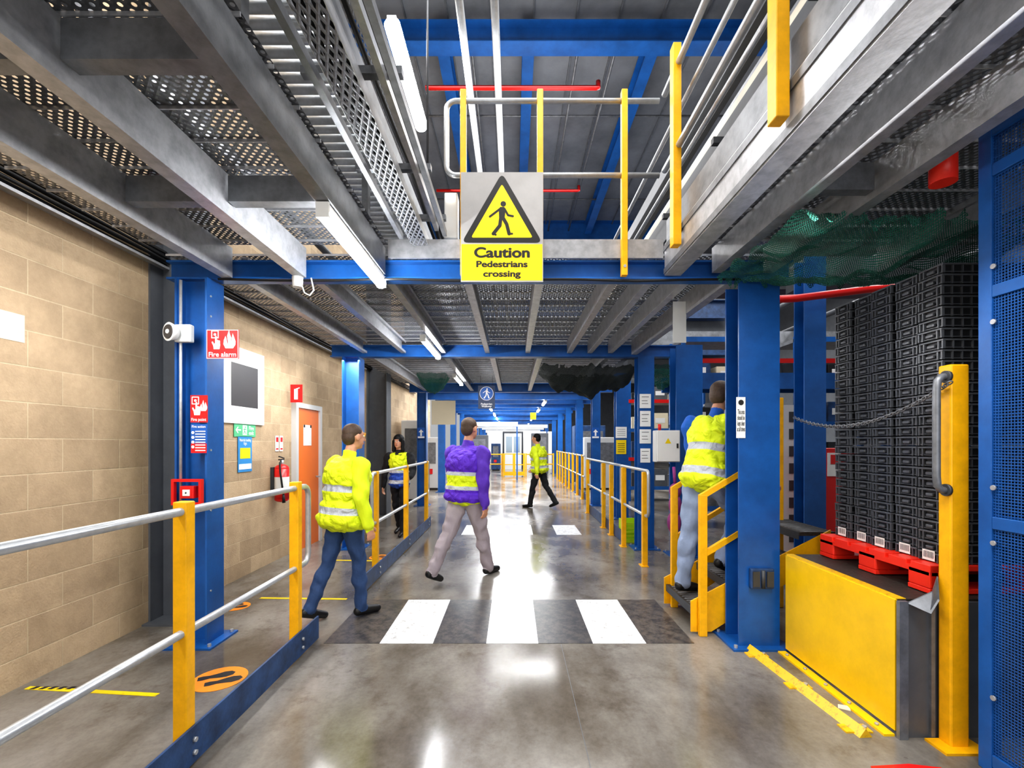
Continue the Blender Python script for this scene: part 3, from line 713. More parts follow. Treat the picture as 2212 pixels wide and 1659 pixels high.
# ------------------------------------------------------------------ right column bits
s=sign('column_notice',(1.67,3.39,1.69),.065,.3,'front',PAPER,'narrow white notice asking for area to be kept clear','notice')
text(s,'This area\nshould be\nkept clear\nat all times',0,-.02,.16,BLKS,.058,.01); shapes(s,'pictogram',[('c',0,.11,.02)],BLKS)
b=MB().box(1.73,1.9,3.36,3.4,.44,.59,BLUED,bev=.01).cyl((1.815,3.355,.45),(1.815,3.355,.58),.014,DARK).box(1.74,1.79,3.35,3.36,.46,.57,DARK).box(1.84,1.89,3.35,3.36,.46,.57,DARK)
b.obj('hinge_bracket',label='worn blue steel hinge bracket on column face',cat='bracket')
g=empty('electrical_enclosure',(2.0,5.98,1.26),'light grey electrical enclosure with warning label on column','electrical box')
MB().box(1.84,2.15,5.95,6.1,1.26,1.67,GREYL,bev=.008).obj('body',g)
MB().box(1.85,2.14,5.938,5.95,1.27,1.66,WHITE,bev=.003).box(2.1,2.12,5.93,5.94,1.44,1.5,BLACKP).obj('door',g)
MB().cyl((1.9,6.0,1.67),(1.9,6.0,1.75),.02,RED).obj('indicator_lamp',g)
MB().poly([(1.95,5.936,1.5),(2.03,5.936,1.5),(1.99,5.936,1.57)],YELS).obj('warning_label',g)
for z,w,h in ((2.1,.16,.2),(1.85,.15,.22),(1.6,.16,.2),(1.33,.14,.2)):
    s=sign('paper_notice',(1.87,6.54,z),w,h,'front',PAPER,'white paper notice pinned to blue column','notice',.003,group='notices on blue column')
    shapes(s,'print',[('r',-.05,.05,.055,.062),('r',-.05,.03,0,.006),('r',-.05,.04,-.04,-.034)],BLKS)
s=sign('yellow_notice',(2.15,9.19,1.43),.2,.28,'front',YELS,'yellow printed notice on blue column','notice'); shapes(s,'print',[('r',-.07,.07,.06-i*.04,.07-i*.04) for i in range(5)],BLKS)
s=sign('paper_notice',(2.15,9.19,1.72),.22,.22,'front',PAPER,'white printed notice on blue column','notice'); shapes(s,'print',[('r',-.08,.08,.06-i*.04,.066-i*.04) for i in range(4)],BLKS)
for x in (1.98,-2.2):
    s=sign('walkway_sign',(x,11.09,1.75),.18,.26,'front',BLUES,'small blue arrow walkway sign on blue column')
    shapes(s,'arrow',[('r',-.02,.02,-.07,.03),('p',[(-.06,.02),(.06,.02),(0,.09)])],WHITEL); shapes(s,'white_panel',[('r',-.08,.08,-.12,-.08)],WHITEL)
sign('hanging_paper',(1.62,4.5,2.68),.13,.4,'front',PAPER,'blank white sheet hanging from joist','notice',.003)
s=sign('walkway_sign',(-.57,10,2.5),.36,.5,'front',NAVYS,'hanging pedestrian walkway sign with walking figure')
shapes(s,'pictogram_disc',[('c',0,.08,.15)],WHITEL,.001); shapes(s,'blue_disc',[('c',0,.08,.14)],BLUES,.002); shapes(s,'pictogram',walker(0,.08,.22),WHITEL,.003)
text(s,'Pedestrian\nWalkway',0,-.17,.09,WHITEL,.32)
for x in (-.7,-.44): MB().cyl((x,10.0,2.75),(x,10.0,2.97),.004,DARK,seg=6).obj('hanger',None,label='thin wire hanger above walkway sign',cat='wire')
sign('blank_board',(-1.62,10.8,2.22),.56,.56,'front',BEIGE,'blank beige board hanging under the deck','board')
s=sign('aisle_sign',(.7,16,2.45),.2,.24,'front',YELS,'small yellow warning sign over aisle'); text(s,'CAUTION',0,0,.05,BLKS,.17)

# ------------------------------------------------------------------ stairs
g=empty('access_stairs',(1.9,3.95,0),'yellow steel access steps with handrails and grip treads','stairs')
for y,xe in ((3.64,2.0),(4.28,2.42)):
    MB().poly([(1.40,y,0.02),(1.56,y,.02),(2.5,y,.62),(2.5,y,.82),(1.40,y,.26)],YEL,(0,.012,0)).obj('stringer',g)
    MB().box(1.45,1.51,y-.05,y-.01,0,1.10,YEL,bev=.004).obj('handrail_post',g)
    for dz in (1.08,.62):
        p=[Vector((1.46,y-.03,dz)),Vector((xe,y-.03,dz+(xe-1.46)*.61))]
        dd=(p[1]-p[0]).normalized(); n=Vector((-dd.z,0,dd.x))*.02; o=Vector((0,-.018,0))
        MB().poly([p[0]-n+o,p[1]-n+o,p[1]+n+o,p[0]+n+o],YEL,(0,.036,0)).obj('handrail',g)
MB().box(2.40,2.475,4.23,4.29,0,1.92,YEL,bev=.005).obj('handrail_post',g)
for i in range(4):
    b=MB().box(1.42+.28*i,1.71+.28*i,3.655,4.28,.17+.2*i,.20+.2*i,GRIP)
    for k in range(12): b.cyl((1.44+.28*i,3.68+.052*k,.20+.2*i),(1.69+.28*i,3.68+.052*k,.20+.2*i),.004,GALVD,seg=6)
    b.box(1.415+.28*i,1.42+.28*i,3.655,4.28,.14+.2*i,.2+.2*i,DARK)
    b.obj('tread',g)

# ------------------------------------------------------------------ loading platform
g=empty('loading_platform',(2.5,2.85,0),'yellow fronted steel loading platform holding pallet','platform')
b=MB().box(1.955,1.967,2.37,3.32,.03,.70,YELP)
b.box(1.90,1.955,2.37,3.32,0.0,.012,YELP)
for i in range(5): b.cyl((1.925,2.45+.2*i,.012),(1.925,2.45+.2*i,.022),.01,GALV,seg=6)
b.obj('yellow_side_panel',g)
MB().box(1.967,2.9,2.36,2.375,0.0,.69,GREYC).box(1.955,2.0,2.34,2.36,0,.70,GALVD).box(2.12,2.14,2.345,2.36,0,.69,GALVD).obj('end_panel',g)
b=MB().box(1.967,3.6,2.38,3.34,.67,.70,GRIP)
b.box(1.967,2.02,2.38,3.34,.70,.704,DIRTY)
b.obj('top_plate',g)
MB().poly([(2.0,2.345,.69),(2.13,2.345,.75),(2.14,2.33,.83),(2.12,2.30,.72),(2.06,2.28,.66)],GALVD,(0,.008,0)).obj('bent_flap',g)
g=empty('gate_post',(2.2,2.3,0),'tall yellow gate post with bent grey pipe handle','post')
MB().box(2.148,2.24,2.27,2.34,0,1.89,YEL,bev=.008).box(2.08,2.30,2.22,2.34,0,.012,YEL).obj('post',g)
MB().tube([(2.15,2.29,1.83),(2.12,2.29,1.83),(2.10,2.29,1.81),(2.095,2.29,1.76),(2.095,2.29,1.34),(2.10,2.29,1.29),(2.12,2.29,1.27),(2.15,2.29,1.27)],.017,GALVD).cyl((2.135,2.29,1.83),(2.15,2.29,1.83),.03,DARK).cyl((2.135,2.29,1.27),(2.15,2.29,1.27),.03,DARK).obj('handle',g)
b=MB(); n=60
P=[]
for i in range(n+1):
    t=i/n; P.append(Vector((2.13,2.25,1.8))*(1-t)+Vector((2.05,3.38,1.69))*t+Vector((0,0,-.13*4*t*(1-t))))
for i in range(n):
    c=(P[i]+P[i+1])/2; dd=(P[i+1]-P[i]).normalized(); q=dd.to_track_quat('X','Z').to_matrix()@Matrix.Rotation(R(90*(i%2)+20),3,'X')
    L=(P[i+1]-P[i]).length*.72
    b.tube([c+q@Vector((L*math.cos(a),.010*math.sin(a),0)) for a in [k*math.pi/5 for k in range(10)]],.0032,GALVD,6,True)
b.obj('chain',label='dark steel chain hung between gate post and column',cat='chain')
b=MB()
p0=Vector((1.72,3.36,0));p1=Vector((1.80,2.36,0)); dd=(p1-p0).normalized(); n=Vector((-dd.y,dd.x,0))
b.poly([p0-n*.035,p0+n*.035,p0+Vector((0,0,.045))],DIRTY,p1-p0)
for t in (.08,.5,.93):
    c=p0.lerp(p1,t); b.box(c.x-.07,c.x+.07,c.y-.035,c.y+.035,0.0,.008,DIRTY).cyl((c.x+.05,c.y,.008),(c.x+.05,c.y,.02),.011,GALV,seg=6)
b.obj('floor_guide_bar',label='scuffed yellow angle guide bar bolted to floor',cat='floor bar')
MB().poly([(1.84,2.62,.001),(1.89,2.59,.001),(1.91,2.63,.006),(1.86,2.65,.004)],BEIGE,(0,0,.004)).obj('cardboard_scrap',label='torn cardboard scrap lying on the floor',cat='debris')
# pallet
g=empty('pallet',(2.85,2.95,.704),'red plastic pallet under black crate stack','pallet')
b=MB()
for i in range(6): b.box(2.2,3.4,2.44+i*.15,2.44+i*.15+.125,.825,.855,REDP,bev=.004)
b.box(2.2,2.24,2.44,3.315,.80,.83,REDP).obj('top_deck',g)
for y in (2.44,2.81,3.18):
    MB().box(2.2,3.4,y,y+.14,.705,.73,REDP,bev=.003).obj('skid',g)
    for x in (2.2,2.73,3.25): MB().box(x,x+.15,y,y+.14,.73,.825,REDP,bev=.008).obj('block',g)
# crates
CH=.0575
def crate_mesh():
    b=MB(); X0,X1,Y0,Y1=0,.58,0,.148
    b.box(X0+.014,X1-.012,Y0+.010,Y1-.010,0,CH-.004,BLACKP)
    b.box(X0,X1,Y0,Y1,CH-.016,CH-.006,BLACK,bev=.002)
    b.box(X0+.006,X1-.004,Y0+.003,Y1-.003,.004,.008,BLACK)
    for y in (Y0+.002,Y0+.026,Y1-.034,Y1-.010):
        b.box(X0+.001,X0+.016,y,y+.008,0.0,CH-.016,BLACK)
    b.box(X0-.002,X0+.012,Y0+.052,Y1-.052,.012,.028,BLACK,bev=.003)
    for k in range(12):
        x=X0+.004+k*.0515; b.box(x,x+.006,Y0+.001,Y0+.012,0.0,CH-.016,BLACK)
    return b
c0=crate_mesh().obj('plastic_crate',label='black ribbed plastic crate in tall stack on red pallet',cat='crate',group='stacked black crates',origin=(0,0,0))
first=True
for i in range(5):
    jx=(-.008,.006,-.004,.01,0)[i]
    for k in range(28):
        o=c0 if first else c0.copy()
        if not first: COL.objects.link(o)
        first=False
        o.location=(2.285+jx+random.uniform(-.004,.004),2.455+i*.170,.856+k*CH)
        if k==0:
            X,Y,Z=o.location
            p=MB().box(X-.003,X-.001,Y+.04,Y+.115,Z+.006,Z+.062,PAPER).obj('barcode_label',o)
            b=MB()
            for q in range(7):
                y=Y+.047+q*.009; b.poly([(X-.004,y,Z+.02),(X-.004,y+.004,Z+.02),(X-.004,y+.004,Z+.055),(X-.004,y,Z+.055)],BLKS)
            b.obj('barcode_print',p)
# blue guard panel
g=empty('machine_guard_panel',(2.2,1.6,0),'blue framed perforated machine guard panel','guard panel')
for y in (2.13,1.0): MB().box(2.17,2.22,y-.03,y+.03,0,2.95,BLUE,bev=.003).obj('frame_post',g)
for z in (.06,1.14,2.19,2.74,2.92): MB().box(2.172,2.218,1.03,2.10,z-.028,z+.028,BLUE,bev=.003).obj('frame_rail',g)
for z0,z1 in ((.09,1.11),(1.17,2.16),(2.22,2.71),(2.77,2.89)):
    MB().poly([(2.18,1.03,z0),(2.18,2.10,z0),(2.18,2.10,z1),(2.18,1.03,z1)],MESHP).obj('perforated_sheet',g)
b=MB()
for z in (.35,1.05,2.05,2.3,1.3): b.cyl((2.165,2.09,z),(2.172,2.09,z),.012,GALV,seg=8)
b.obj('bolt',g)
box('machine_cabinet',2.45,3.6,.9,2.2,0,2.7,DARK,label='dark machine cabinet behind the blue guard panel',cat='machine',bev=.02)

# ------------------------------------------------------------------ netting
def net(name,x0,x1,y0,y1,f,m,label,n=28,rag=0):
    bm=bmesh.new(); V=[]; mm=n//2
    for i in range(n+1):
        row=[]
        for j in range(mm+1):
            u=i/n;v=j/mm
            x=x0+(x1-x0)*u;y=y0+(y1-y0)*v
            fold=.022*math.sin(u*31+3*math.sin(v*6))*math.sin(math.pi*v)**.5+.014*math.sin(v*29+u*15)+.012*math.sin(u*67+v*21)
            if rag and (j==0 or j==mm):
                fold-=rag*abs(math.sin(u*19)*math.sin(u*43+j)); 
            row.append(bm.verts.new((x+.015*math.sin(v*23+u*9),y,f(u,v)+fold*(1 if rag else .6))))
        V.append(row)
    for i in range(n):
        for j in range(mm):
            if rag and j in (0,mm-1) and math.sin(i*2.3+j)*math.sin(i*.9)>.55: continue
            fc=bm.faces.new((V[i][j],V[i+1][j],V[i+1][j+1],V[i][j+1])); fc.smooth=True
    me=bpy.data.meshes.new(name); bm.to_mesh(me); bm.free(); me.materials.append(m)
    o=bpy.data.objects.new(name,me); COL.objects.link(o); return meta(o,label,'netting')
net('safety_net',1.5,3.0,2.42,3.38,lambda u,v:2.715-.15*math.sin(math.pi*u)**.6*math.sin(math.pi*v)**.7-.035*math.sin(u*14+v*5)*math.sin(math.pi*v),NET,'ragged green safety netting sagging under the mezzanine deck',84,.09)
net('safety_net',.45,1.95,7.0,8.0,lambda u,v:2.70-.36*math.sin(math.pi*v)*math.sin(math.pi*u)**.6-.1*math.sin(u*9)**2*math.sin(math.pi*v),NETD,'dark bundled netting slung under far deck',60,.05)
net('safety_net',-1.6,-1.12,7.6,8.25,lambda u,v:2.66-.3*math.sin(math.pi*v)*math.sin(math.pi*u)**.6,NET,'green netting slung under far deck')
net('safety_net',2.05,2.45,6.8,7.15,lambda u,v:2.66-.35*math.sin(math.pi*v)*math.sin(math.pi*u)**.6,NET,'green netting scrap hanging behind column')
MB().tube([(2.3,4.4,2.86),(2.7,4.4,2.88),(3.4,4.45,2.98),(4.8,4.5,3.1)],.035,RED).obj('red_pipe',label='red painted pipe below the mezzanine deck',cat='pipe')
MB().tube([(2.1,2.26,2.77),(2.1,2.26,2.95)],.055,REDP,20).obj('red_pipe',label='thick red vertical pipe stub under deck',cat='pipe')

# ------------------------------------------------------------------ right hall clutter
def rack(x,y,w,d,h,n,m,label):
    g=empty('storage_rack',(x+w/2,y+d/2,0),label,'rack','storage racks')
    for px in (x,x+w-.06):
        for py in (y,y+d-.06): MB().box(px,px+.06,py,py+.06,0,h,m).obj('upright',g)
    for k in range(n):
        z=.3+k*(h-.4)/(n-1); MB().box(x,x+w,y,y+d,z,z+.06,GALVD).box(x,x+w,y-.01,y,z,z+.09,RED if k%2 else BLUE).obj('shelf',g)
    return g
for x,y in ((3.0,8.2),(5.0,8.2),(7.2,9),(3.0,12),(5.4,12.5),(8.0,6.5)):
    rack(x,y,1.7,.7,3.4,5,BLUE,'blue steel storage rack in machinery hall')
    for k in range(4):
        z=.361+k*.75
        for q in range(3):
            w=random.uniform(.3,.48); h=random.uniform(.2,.5); x0=x+.1+q*.54
            cm=random.choice([GREYC,BEIGE,DARK,GALVD,BLUED,BLACKP])
            MB().box(x0,x0+w,y+.08,y+.6,z,z+h,cm,bev=.01).box(x0+w*.2,x0+w*.8,y+.075,y+.08,z+h*.4,z+h*.7,WHITE).obj('storage_bin',label='storage bin with label on steel rack',cat='bin',group='bins on racks')
g=empty('conveyor',(3,7.5,0),'elevated blue framed conveyor with red guard','conveyor')
MB().box(2.5,6.5,7.2,7.25,2.35,2.6,BLUE).box(2.5,6.5,7.75,7.8,2.35,2.6,BLUE).obj('side_frame',g)
MB().box(2.5,6.5,7.25,7.75,2.5,2.53,DARK).obj('belt',g)
MB().box(2.5,6.5,7.18,7.2,2.75,2.82,RED).obj('guard_bar',g)
for x in (2.9,4.6,6.3): MB().box(x,x+.08,7.3,7.38,0,2.35,BLUE).obj('support_leg',g)
for k,(x,y,z,m) in enumerate(((2.6,10.5,3.1,DARK),(2.6,9.9,3.6,GALVD),(2.8,6.0,3.5,DARK),(3.3,5.2,3.3,GREYC))):
    box('overhead_duct',x,x+5,y,y+.4,z,z+.3,m,label='rectangular overhead duct crossing machinery hall',cat='duct',group='overhead ducts')
for x in (3.2,4.9,6.1,7.5): pipe([(x,4.8,4.0),(x,12,4.0)],.05,DARK,'dark service pipe over machinery hall',group='hall service pipes')
b=MB().box(2.75,3.35,5.4,5.42,.25,1.95,GREYL)
for k in range(4):
    for q in range(8): b.box(2.80+k*.14,2.85+k*.14,5.39,5.4,.35+q*.2,.47+q*.2,DARK)
b.box(2.70,2.75,5.38,5.44,0,2.0,GALV).box(3.35,3.40,5.38,5.44,0,2.0,GALV)
b.obj('partition_screen',label='light grey slotted partition screen with steel posts',cat='screen')
g=empty('hose_cabinet',(3.55,5.0,0),'red fire hose cabinet with white sign','fire cabinet')
MB().box(3.34,3.75,4.95,5.15,.45,1.45,RED,bev=.01).box(3.4,3.7,5.0,5.1,0,.45,RED).obj('body',g)
MB().box(3.36,3.5,4.94,4.95,1.15,1.4,PAPER).box(3.39,3.47,4.935,4.94,1.28,1.38,RED).obj('sign_plate',g)
for x,y in ((2.62,4.9),(2.70,4.9)): MB().cyl((x,y,0),(x,y,3.2),.018,PIPE).obj('riser_pipe',label='thin vertical galvanised riser pipe',cat='pipe',group='riser pipes')
b=MB()
for k in range(5): b.box(1.68,1.95,7.0,7.01,.02+k*.06,.06+k*.06,LIME)
for x in (1.68,1.93): b.box(x,x+.02,6.99,7.35,0,.32,LIME)
b.box(1.68,1.95,7.34,7.35,0,.32,LIME).box(1.68,1.95,7.0,7.35,0,.02,LIME).obj('storage_crate',label='lime green slatted plastic crate on the floor',cat='crate')
b=MB().sph((2.05,5.85,.9),(.075,.07,.1),PURPS).sph((2.05,5.85,.72),(.08,.075,.14),PURPS).sph((2.04,5.86,.5),(.085,.08,.15),PURPS).cyl((2.05,5.85,.98),(2.05,5.9,1.2),.02,PURPS)
b.obj('hanging_sack',label='purple plastic sack hanging by blue column',cat='sack')

# ------------------------------------------------------------------ far end
g=empty('door_2',(.05,26.98,0),None,None); g['kind']='structure'
MB().box(-.5,.5,26.94,27,0,2.1,WHITE).obj('door_leaf',g,kind='structure')
MB().box(-.4,-.05,26.92,26.94,1.0,1.9,GLASS).box(.05,.4,26.92,26.94,1.0,1.9,GLASS).obj('door_glazing',g,kind='structure')
MB().box(-.6,-.5,26.92,27,0,2.2,DARK).box(.5,.6,26.92,27,0,2.2,DARK).box(-.5,.5,26.92,27,2.1,2.2,DARK).obj('door_frame',g,kind='structure')
for x0,x1,y,h,m in ((-2.0,-1.2,22.0,1.9,GREYC),(-2.9,-2.4,15,1.7,GREYL),(2.3,3.4,15,1.7,GREYL),(2.4,3.6,18,2.2,BLUED),(-2.9,-2.35,12,2.1,WHITE),(.9,1.7,22.2,2.0,GREYC),(-1.2,-.7,25.6,1.5,BLUED)):
    MB().box(x0,x1,y,y+.8,.05,h,m,bev=.02).box(x0+.1,x1-.1,y-.01,y,h*.5,h*.9,GALVD).box(x0+.05,x1-.05,y+.05,y+.75,0,.05,BLACKP).box(x0+.15,x0+.3,y-.02,y-.01,h*.3,h*.4,REDF).obj('machine_cabinet',label='industrial control cabinet with vented front panel',cat='machine')
for y,z,x0,x1 in ((19,2.2,-2.0,.2),(24,2.3,-2.0,1.8),(30,2.4,-2,2),(34,2.3,-2,2)):
    g=empty('conveyor',(0,y,z),'distant overhead conveyor crossing the corridor','conveyor')
    MB().box(x0,x1,y,y+.05,z,z+.18,WHITE).box(x0,x1,y+.45,y+.5,z,z+.18,BLUE).obj('side_frame',g)
    MB().box(x0,x1,y+.05,y+.45,z+.1,z+.13,DARK).obj('belt',g)
    for x in (x0,x1-.06): MB().box(x,x+.06,y+.1,y+.16,0,z,BLUE).obj('support_leg',g)
s=sign('tag_holder',(-2.15,6.54,1.6),.1,.13,'front',YEL,'small yellow tag holder on blue column','tag',.03); s.rotation_euler=(R(90),R(20),0)

# ------------------------------------------------------------------ PEOPLE
SKIN=paint('skin',(205,150,120),.5,0,.15,10,.8,.02)
HAIRB=paint('black_hair',(12,11,11),.6,0,.3,60,.6,.3,.3)
HAIRG=paint('brown_hair',(85,66,52),.6,0,.5,60,.5,.4)
JEANS=paint('blue_denim',(48,74,116),.8,0,.5,18,.7,.3)
GREYT=paint('pale_grey_trousers',(170,158,164),.8,0,.4,10,.8,.25)
PALEJ=paint('pale_denim',(138,152,178),.8,0,.4,14,.75,.25)
BLKT=paint('black_cloth',(24,25,29),.8,0,.4,14,.7,.25)
BLUEC=paint('blue_shirt',(25,95,190),.75,0,.4,14,.7,.25)
PURPC=paint('purple_cloth',(98,55,185),.75,0,.4,14,.7,.25)
HIVC=paint('hiviz_cloth',(222,240,30),.7,0,.3,12,.85,.25)
SHOE=paint('black_shoe',(20,20,22),.4)
EYEW=paint('eye_white',(235,235,230),.3,0,0,5,1,0)
EYED=paint('eye_iris',(30,22,18),.2,0,0,5,1,0)
LIP=paint('lips',(165,90,80),.5,0,0,5,1,0)
def vest_mat(name,stops):
    m,n,b=nt(name); N=n.nodes; L=n.links
    at=N.new('ShaderNodeAttribute'); at.attribute_name='t'
    rp=N.new('ShaderNodeValToRGB'); cr=rp.color_ramp; cr.interpolation='CONSTANT'
    cr.elements[0].position=0; cr.elements[0].color=lin(stops[0][1])
    cr.elements[1].position=stops[1][0]; cr.elements[1].color=lin(stops[1][1])
    for p,c in stops[2:]:
        e=cr.elements.new(p); e.color=lin(c)
    L.new(at.outputs['Fac'],rp.inputs['Fac']); L.new(rp.outputs['Color'],b.inputs['Base Color']); b.inputs['Roughness'].default_value=.65
    tc=N.new('ShaderNodeTexCoord'); no=N.new('ShaderNodeTexNoise'); no.inputs['Scale'].default_value=9; no.inputs['Detail'].default_value=3; no.inputs['Distortion'].default_value=1
    L.new(tc.outputs['Object'],no.inputs['Vector'])
    bp=N.new('ShaderNodeBump'); bp.inputs['Strength'].default_value=.9; bp.inputs['Distance'].default_value=.05
    L.new(no.outputs['Fac'],bp.inputs['Height']); L.new(bp.outputs[0],b.inputs['Normal'])
    return m
Yv=(226,242,24); Sv=(186,190,196); Pv=(98,44,200); Bv=(40,80,175)
VY=vest_mat('hiviz_vest_yellow',[(0,Yv),(.16,Sv),(.26,Yv),(.48,Sv),(.58,Yv)])
VP=vest_mat('purple_vest',[(0,Yv),(.04,Pv),(.24,Sv),(.30,Yv),(.48,Sv),(.54,Pv)])
VB=vest_mat('blue_yellow_vest',[(0,Bv),(.12,Sv),(.22,Bv),(.42,Sv),(.5,Yv)])
def remesh(prims,voxel,name,smooth=2):
    b=MB(); dm=SKIN
    for p in prims:
        if p[0]=='c':
            _,a,c,r1,r2=p
            b.sph(a,r1,dm,seg=14); b.sph(c,r2,dm,seg=14)
            if (Vector(c)-Vector(a)).length>1e-4: b.cyl(a,c,r1,dm,r2,seg=16)
        else:
            _,c,r,rot=p; b.sph(c,r,dm,rot,seg=20)
    bm=b.bm; me=bpy.data.meshes.new(name); bm.to_mesh(me); bm.free()
    o=bpy.data.objects.new(name,me); COL.objects.link(o)
    md=o.modifiers.new('r','REMESH'); md.mode='VOXEL'; md.voxel_size=voxel; md.use_smooth_shade=True
    if smooth:
        sm=o.modifiers.new('s','SMOOTH'); sm.factor=.5; sm.iterations=smooth
    dg=bpy.context.evaluated_depsgraph_get(); dg.update()
    m2=bpy.data.meshes.new_from_object(o.evaluated_get(dg)); bpy.data.objects.remove(o)
    m2.name=name
    for p in m2.polygons: p.use_smooth=True
    return m2
def co_arr(me):
    a=np.empty(len(me.vertices)*3,dtype=np.float32); me.vertices.foreach_get('co',a); return a.reshape(-1,3)
def folds(V,amp):
    """low frequency cloth folds as an offset along the normal"""
    x,y,z=V[:,0],V[:,1],V[:,2]
    return amp*(np.sin(z*38+x*21+np.sin(y*30)*1.4)*.5+np.sin(x*47-z*23+y*17)*.35+np.sin(y*61+z*55)*.2)
def person(loc,ang,k,lean,legs,arms,mats,label,head_yaw=0,head_pitch=0,hair='short',abd=(10,10),bulk=1.0,leg_bulk=1.0,jacket=False,arm_bulk=None):
    RZ=Matrix.Rotation(ang,3,'Z')
    hipz=.93; pel=Vector((0,0,hipz)); B=bulk; LB=leg_bulk; AB=arm_bulk or bulk
    S=Matrix.Rotation(-R(lean),3,'X')
    def sp(x,y,z): return pel+S@Vector((x,y,z))
    prims=[];seg=[]
    def cap(a,b,r1,r2,m): prims.append(('c',a,b,r1,r2)); seg.append((a,b,max(r1,r2)*.5+min(r1,r2)*.5,m))
    def ell(c,r,rot,m,rr=None): prims.append(('e',c,r,rot)); seg.append((c,c,rr or min(r),m))
    T,P_,K,SH=mats['top'],mats['legs'],mats['skin'],mats['shoe']
    ell(sp(0,-.01,.02),(.165,.12,.13),S,P_,.12)
    ell(sp(0,0,.16),(.145*B,.105*B,.16),S,T,.12)
    ell(sp(0,.0,.34),(.17*B,.12*B,.18),S,T,.13)
    cap(sp(-.13*B,-.01,.445),sp(.13*B,-.01,.445),.065,.065,T)
    cap(sp(0,-.01,.46),sp(0,.01,.60),.058,.05,K)
    cap(sp(0,-.01,.47),sp(0,.0,.535),.068,.062,T)
    HR=S@Matrix.Rotation(R(lean)*.7-R(head_pitch),3,'X')@Matrix.Rotation(head_yaw,3,'Z')
    hc=sp(0,.03,.70)
    def hp(x,y,z): return hc+HR@Vector((x,y,z))
    ell(hp(0,-.012,.025),(.076,.095,.092),HR,K,.085)
    ell(hp(0,.02,-.035),(.060,.070,.080),HR,K,.06)
    ell(hp(0,.062,-.088),(.024,.022,.018),HR,K,.02)
    cap(hp(0,.088,.012),hp(0,.108,-.022),.009,.014,K)
    ell(hp(0,.083,.035),(.05,.012,.010),HR,K,.01)
    ell(hp(0,.082,-.055),(.024,.012,.011),HR,K,.01)
    for s in (-1,1): ell(hp(s*.078,-.005,-.005),(.010,.020,.032),HR,K,.012)
    L1,L2=.42,.42
    for i,s in enumerate((-1,1)):
        th,kn=legs[i]; h=pel+Vector((s*.085,0,-.02))
        a=R(th); b_=R(th-kn)
        kp=h+Vector((s*.01,math.sin(a)*L1,-math.cos(a)*L1)); ap=kp+Vector((0,math.sin(b_)*L2,-math.cos(b_)*L2))
        cap(h,kp,.092*LB,.064*LB,P_); cap(kp,ap,.062*LB,.052*LB,P_)
        mid=kp.lerp(ap,.35)+Vector((0,-.012*math.cos(b_),0)); ell(mid,(.058*LB,.064*LB,.12),Matrix.Rotation(b_,3,'X'),P_,.06)
        fa=b_*.6 if b_<-.15 else 0
        F=Matrix.Rotation(fa,3,'X')
        cap(ap+F@Vector((0,-.035,-.035)),ap+F@Vector((0,.05,-.04)),.040,.043,SH)
        cap(ap+F@Vector((0,.05,-.04)),ap+F@Vector((s*.01,.165,-.052)),.043,.032,SH)
        cap(ap,ap+F@Vector((0,0,-.035)),.045,.042,SH)
    for i,s in enumerate((-1,1)):
        shd,el=arms[i]; sh=sp(s*.175*(AB*.6+.4),-.01,.44)
        ab=R(abd[i]); a=R(shd)
        d1=Vector((s*math.sin(ab),math.sin(a)*math.cos(ab),-math.cos(a)*math.cos(ab)))
        e=sh+d1*.28; a2=R(shd+el)
        d2=Vector((s*math.sin(ab)*.3,math.sin(a2),-math.cos(a2))).normalized(); w=e+d2*.25
        cap(sh,e,.062*AB,.050*AB,T); cap(e,w,.050*AB,.036*AB,T)
        cap(w,w+d2*.03,.028,.026,K)
        out=Vector((s,0,0)); out=(out-d2*out.dot(d2)).normalized(); fwd=out.cross(d2)*s; fwd.normalize()
        if fwd.y<0 and a2<1.2: fwd=-fwd
        pc=w+d2*.065
        M=Matrix((out,fwd,d2)).transposed()
        ell(pc,(.016,.040,.050),M,K,.018)
        for q in range(4):
            base=w+d2*.10+fwd*(.033-.022*q); ln=(.068,.078,.072,.056)[q]
            k1=base+(d2*.92-out*.35).normalized()*ln*.5; k2=k1+(d2*.55-out*.85).normalized()*ln*.45
            prims.append(('c',base,k1,.0095,.0085)); prims.append(('c',k1,k2,.0085,.0072)); seg.append((base,k2,.01,K))
        tb=w+d2*.04+fwd*.032; t1=tb+(d2*.6+fwd*.7-out*.2).normalized()*.035; t2=t1+(d2*.9+fwd*.15-out*.4).normalized()*.03
        prims.append(('c',tb,t1,.013,.0105)); prims.append(('c',t1,t2,.0105,.0085)); seg.append((tb,t2,.012,K))
    me=remesh(prims,.0068,'person_body',1)
    nf=len(me.polygons); cen=np.empty(nf*3,dtype=np.float32); me.polygons.foreach_get('center',cen); cen=cen.reshape(-1,3)
    best=np.full(nf,1e9); idx=np.zeros(nf,dtype=np.int32); ml=[T,P_,K,SH]
    for a,b_,r,m in seg:
        a=np.array(a);b2=np.array(b_); d=b2-a; dd=(d*d).sum()
        if dd<1e-9: ds=np.linalg.norm(cen-a,axis=1)-r
        else:
            t=np.clip(((cen-a)@d)/dd,0,1); ds=np.linalg.norm(cen-(a+t[:,None]*d),axis=1)-r
        w_=ds<best; best[w_]=ds[w_]; idx[w_]=ml.index(m)
    for m in ml: me.materials.append(m)
    me.polygons.foreach_set('material_index',idx)
    nl=len(me.loops); lv=np.empty(nl,dtype=np.int32); me.loops.foreach_get('vertex_index',lv)
    ls=np.empty(nf,dtype=np.int32); me.polygons.foreach_get('loop_total',ls); fi=np.repeat(np.arange(nf),ls)
    cl=np.ones(len(me.vertices)); bad=(idx[fi]>=2); cl[lv[bad]]=0
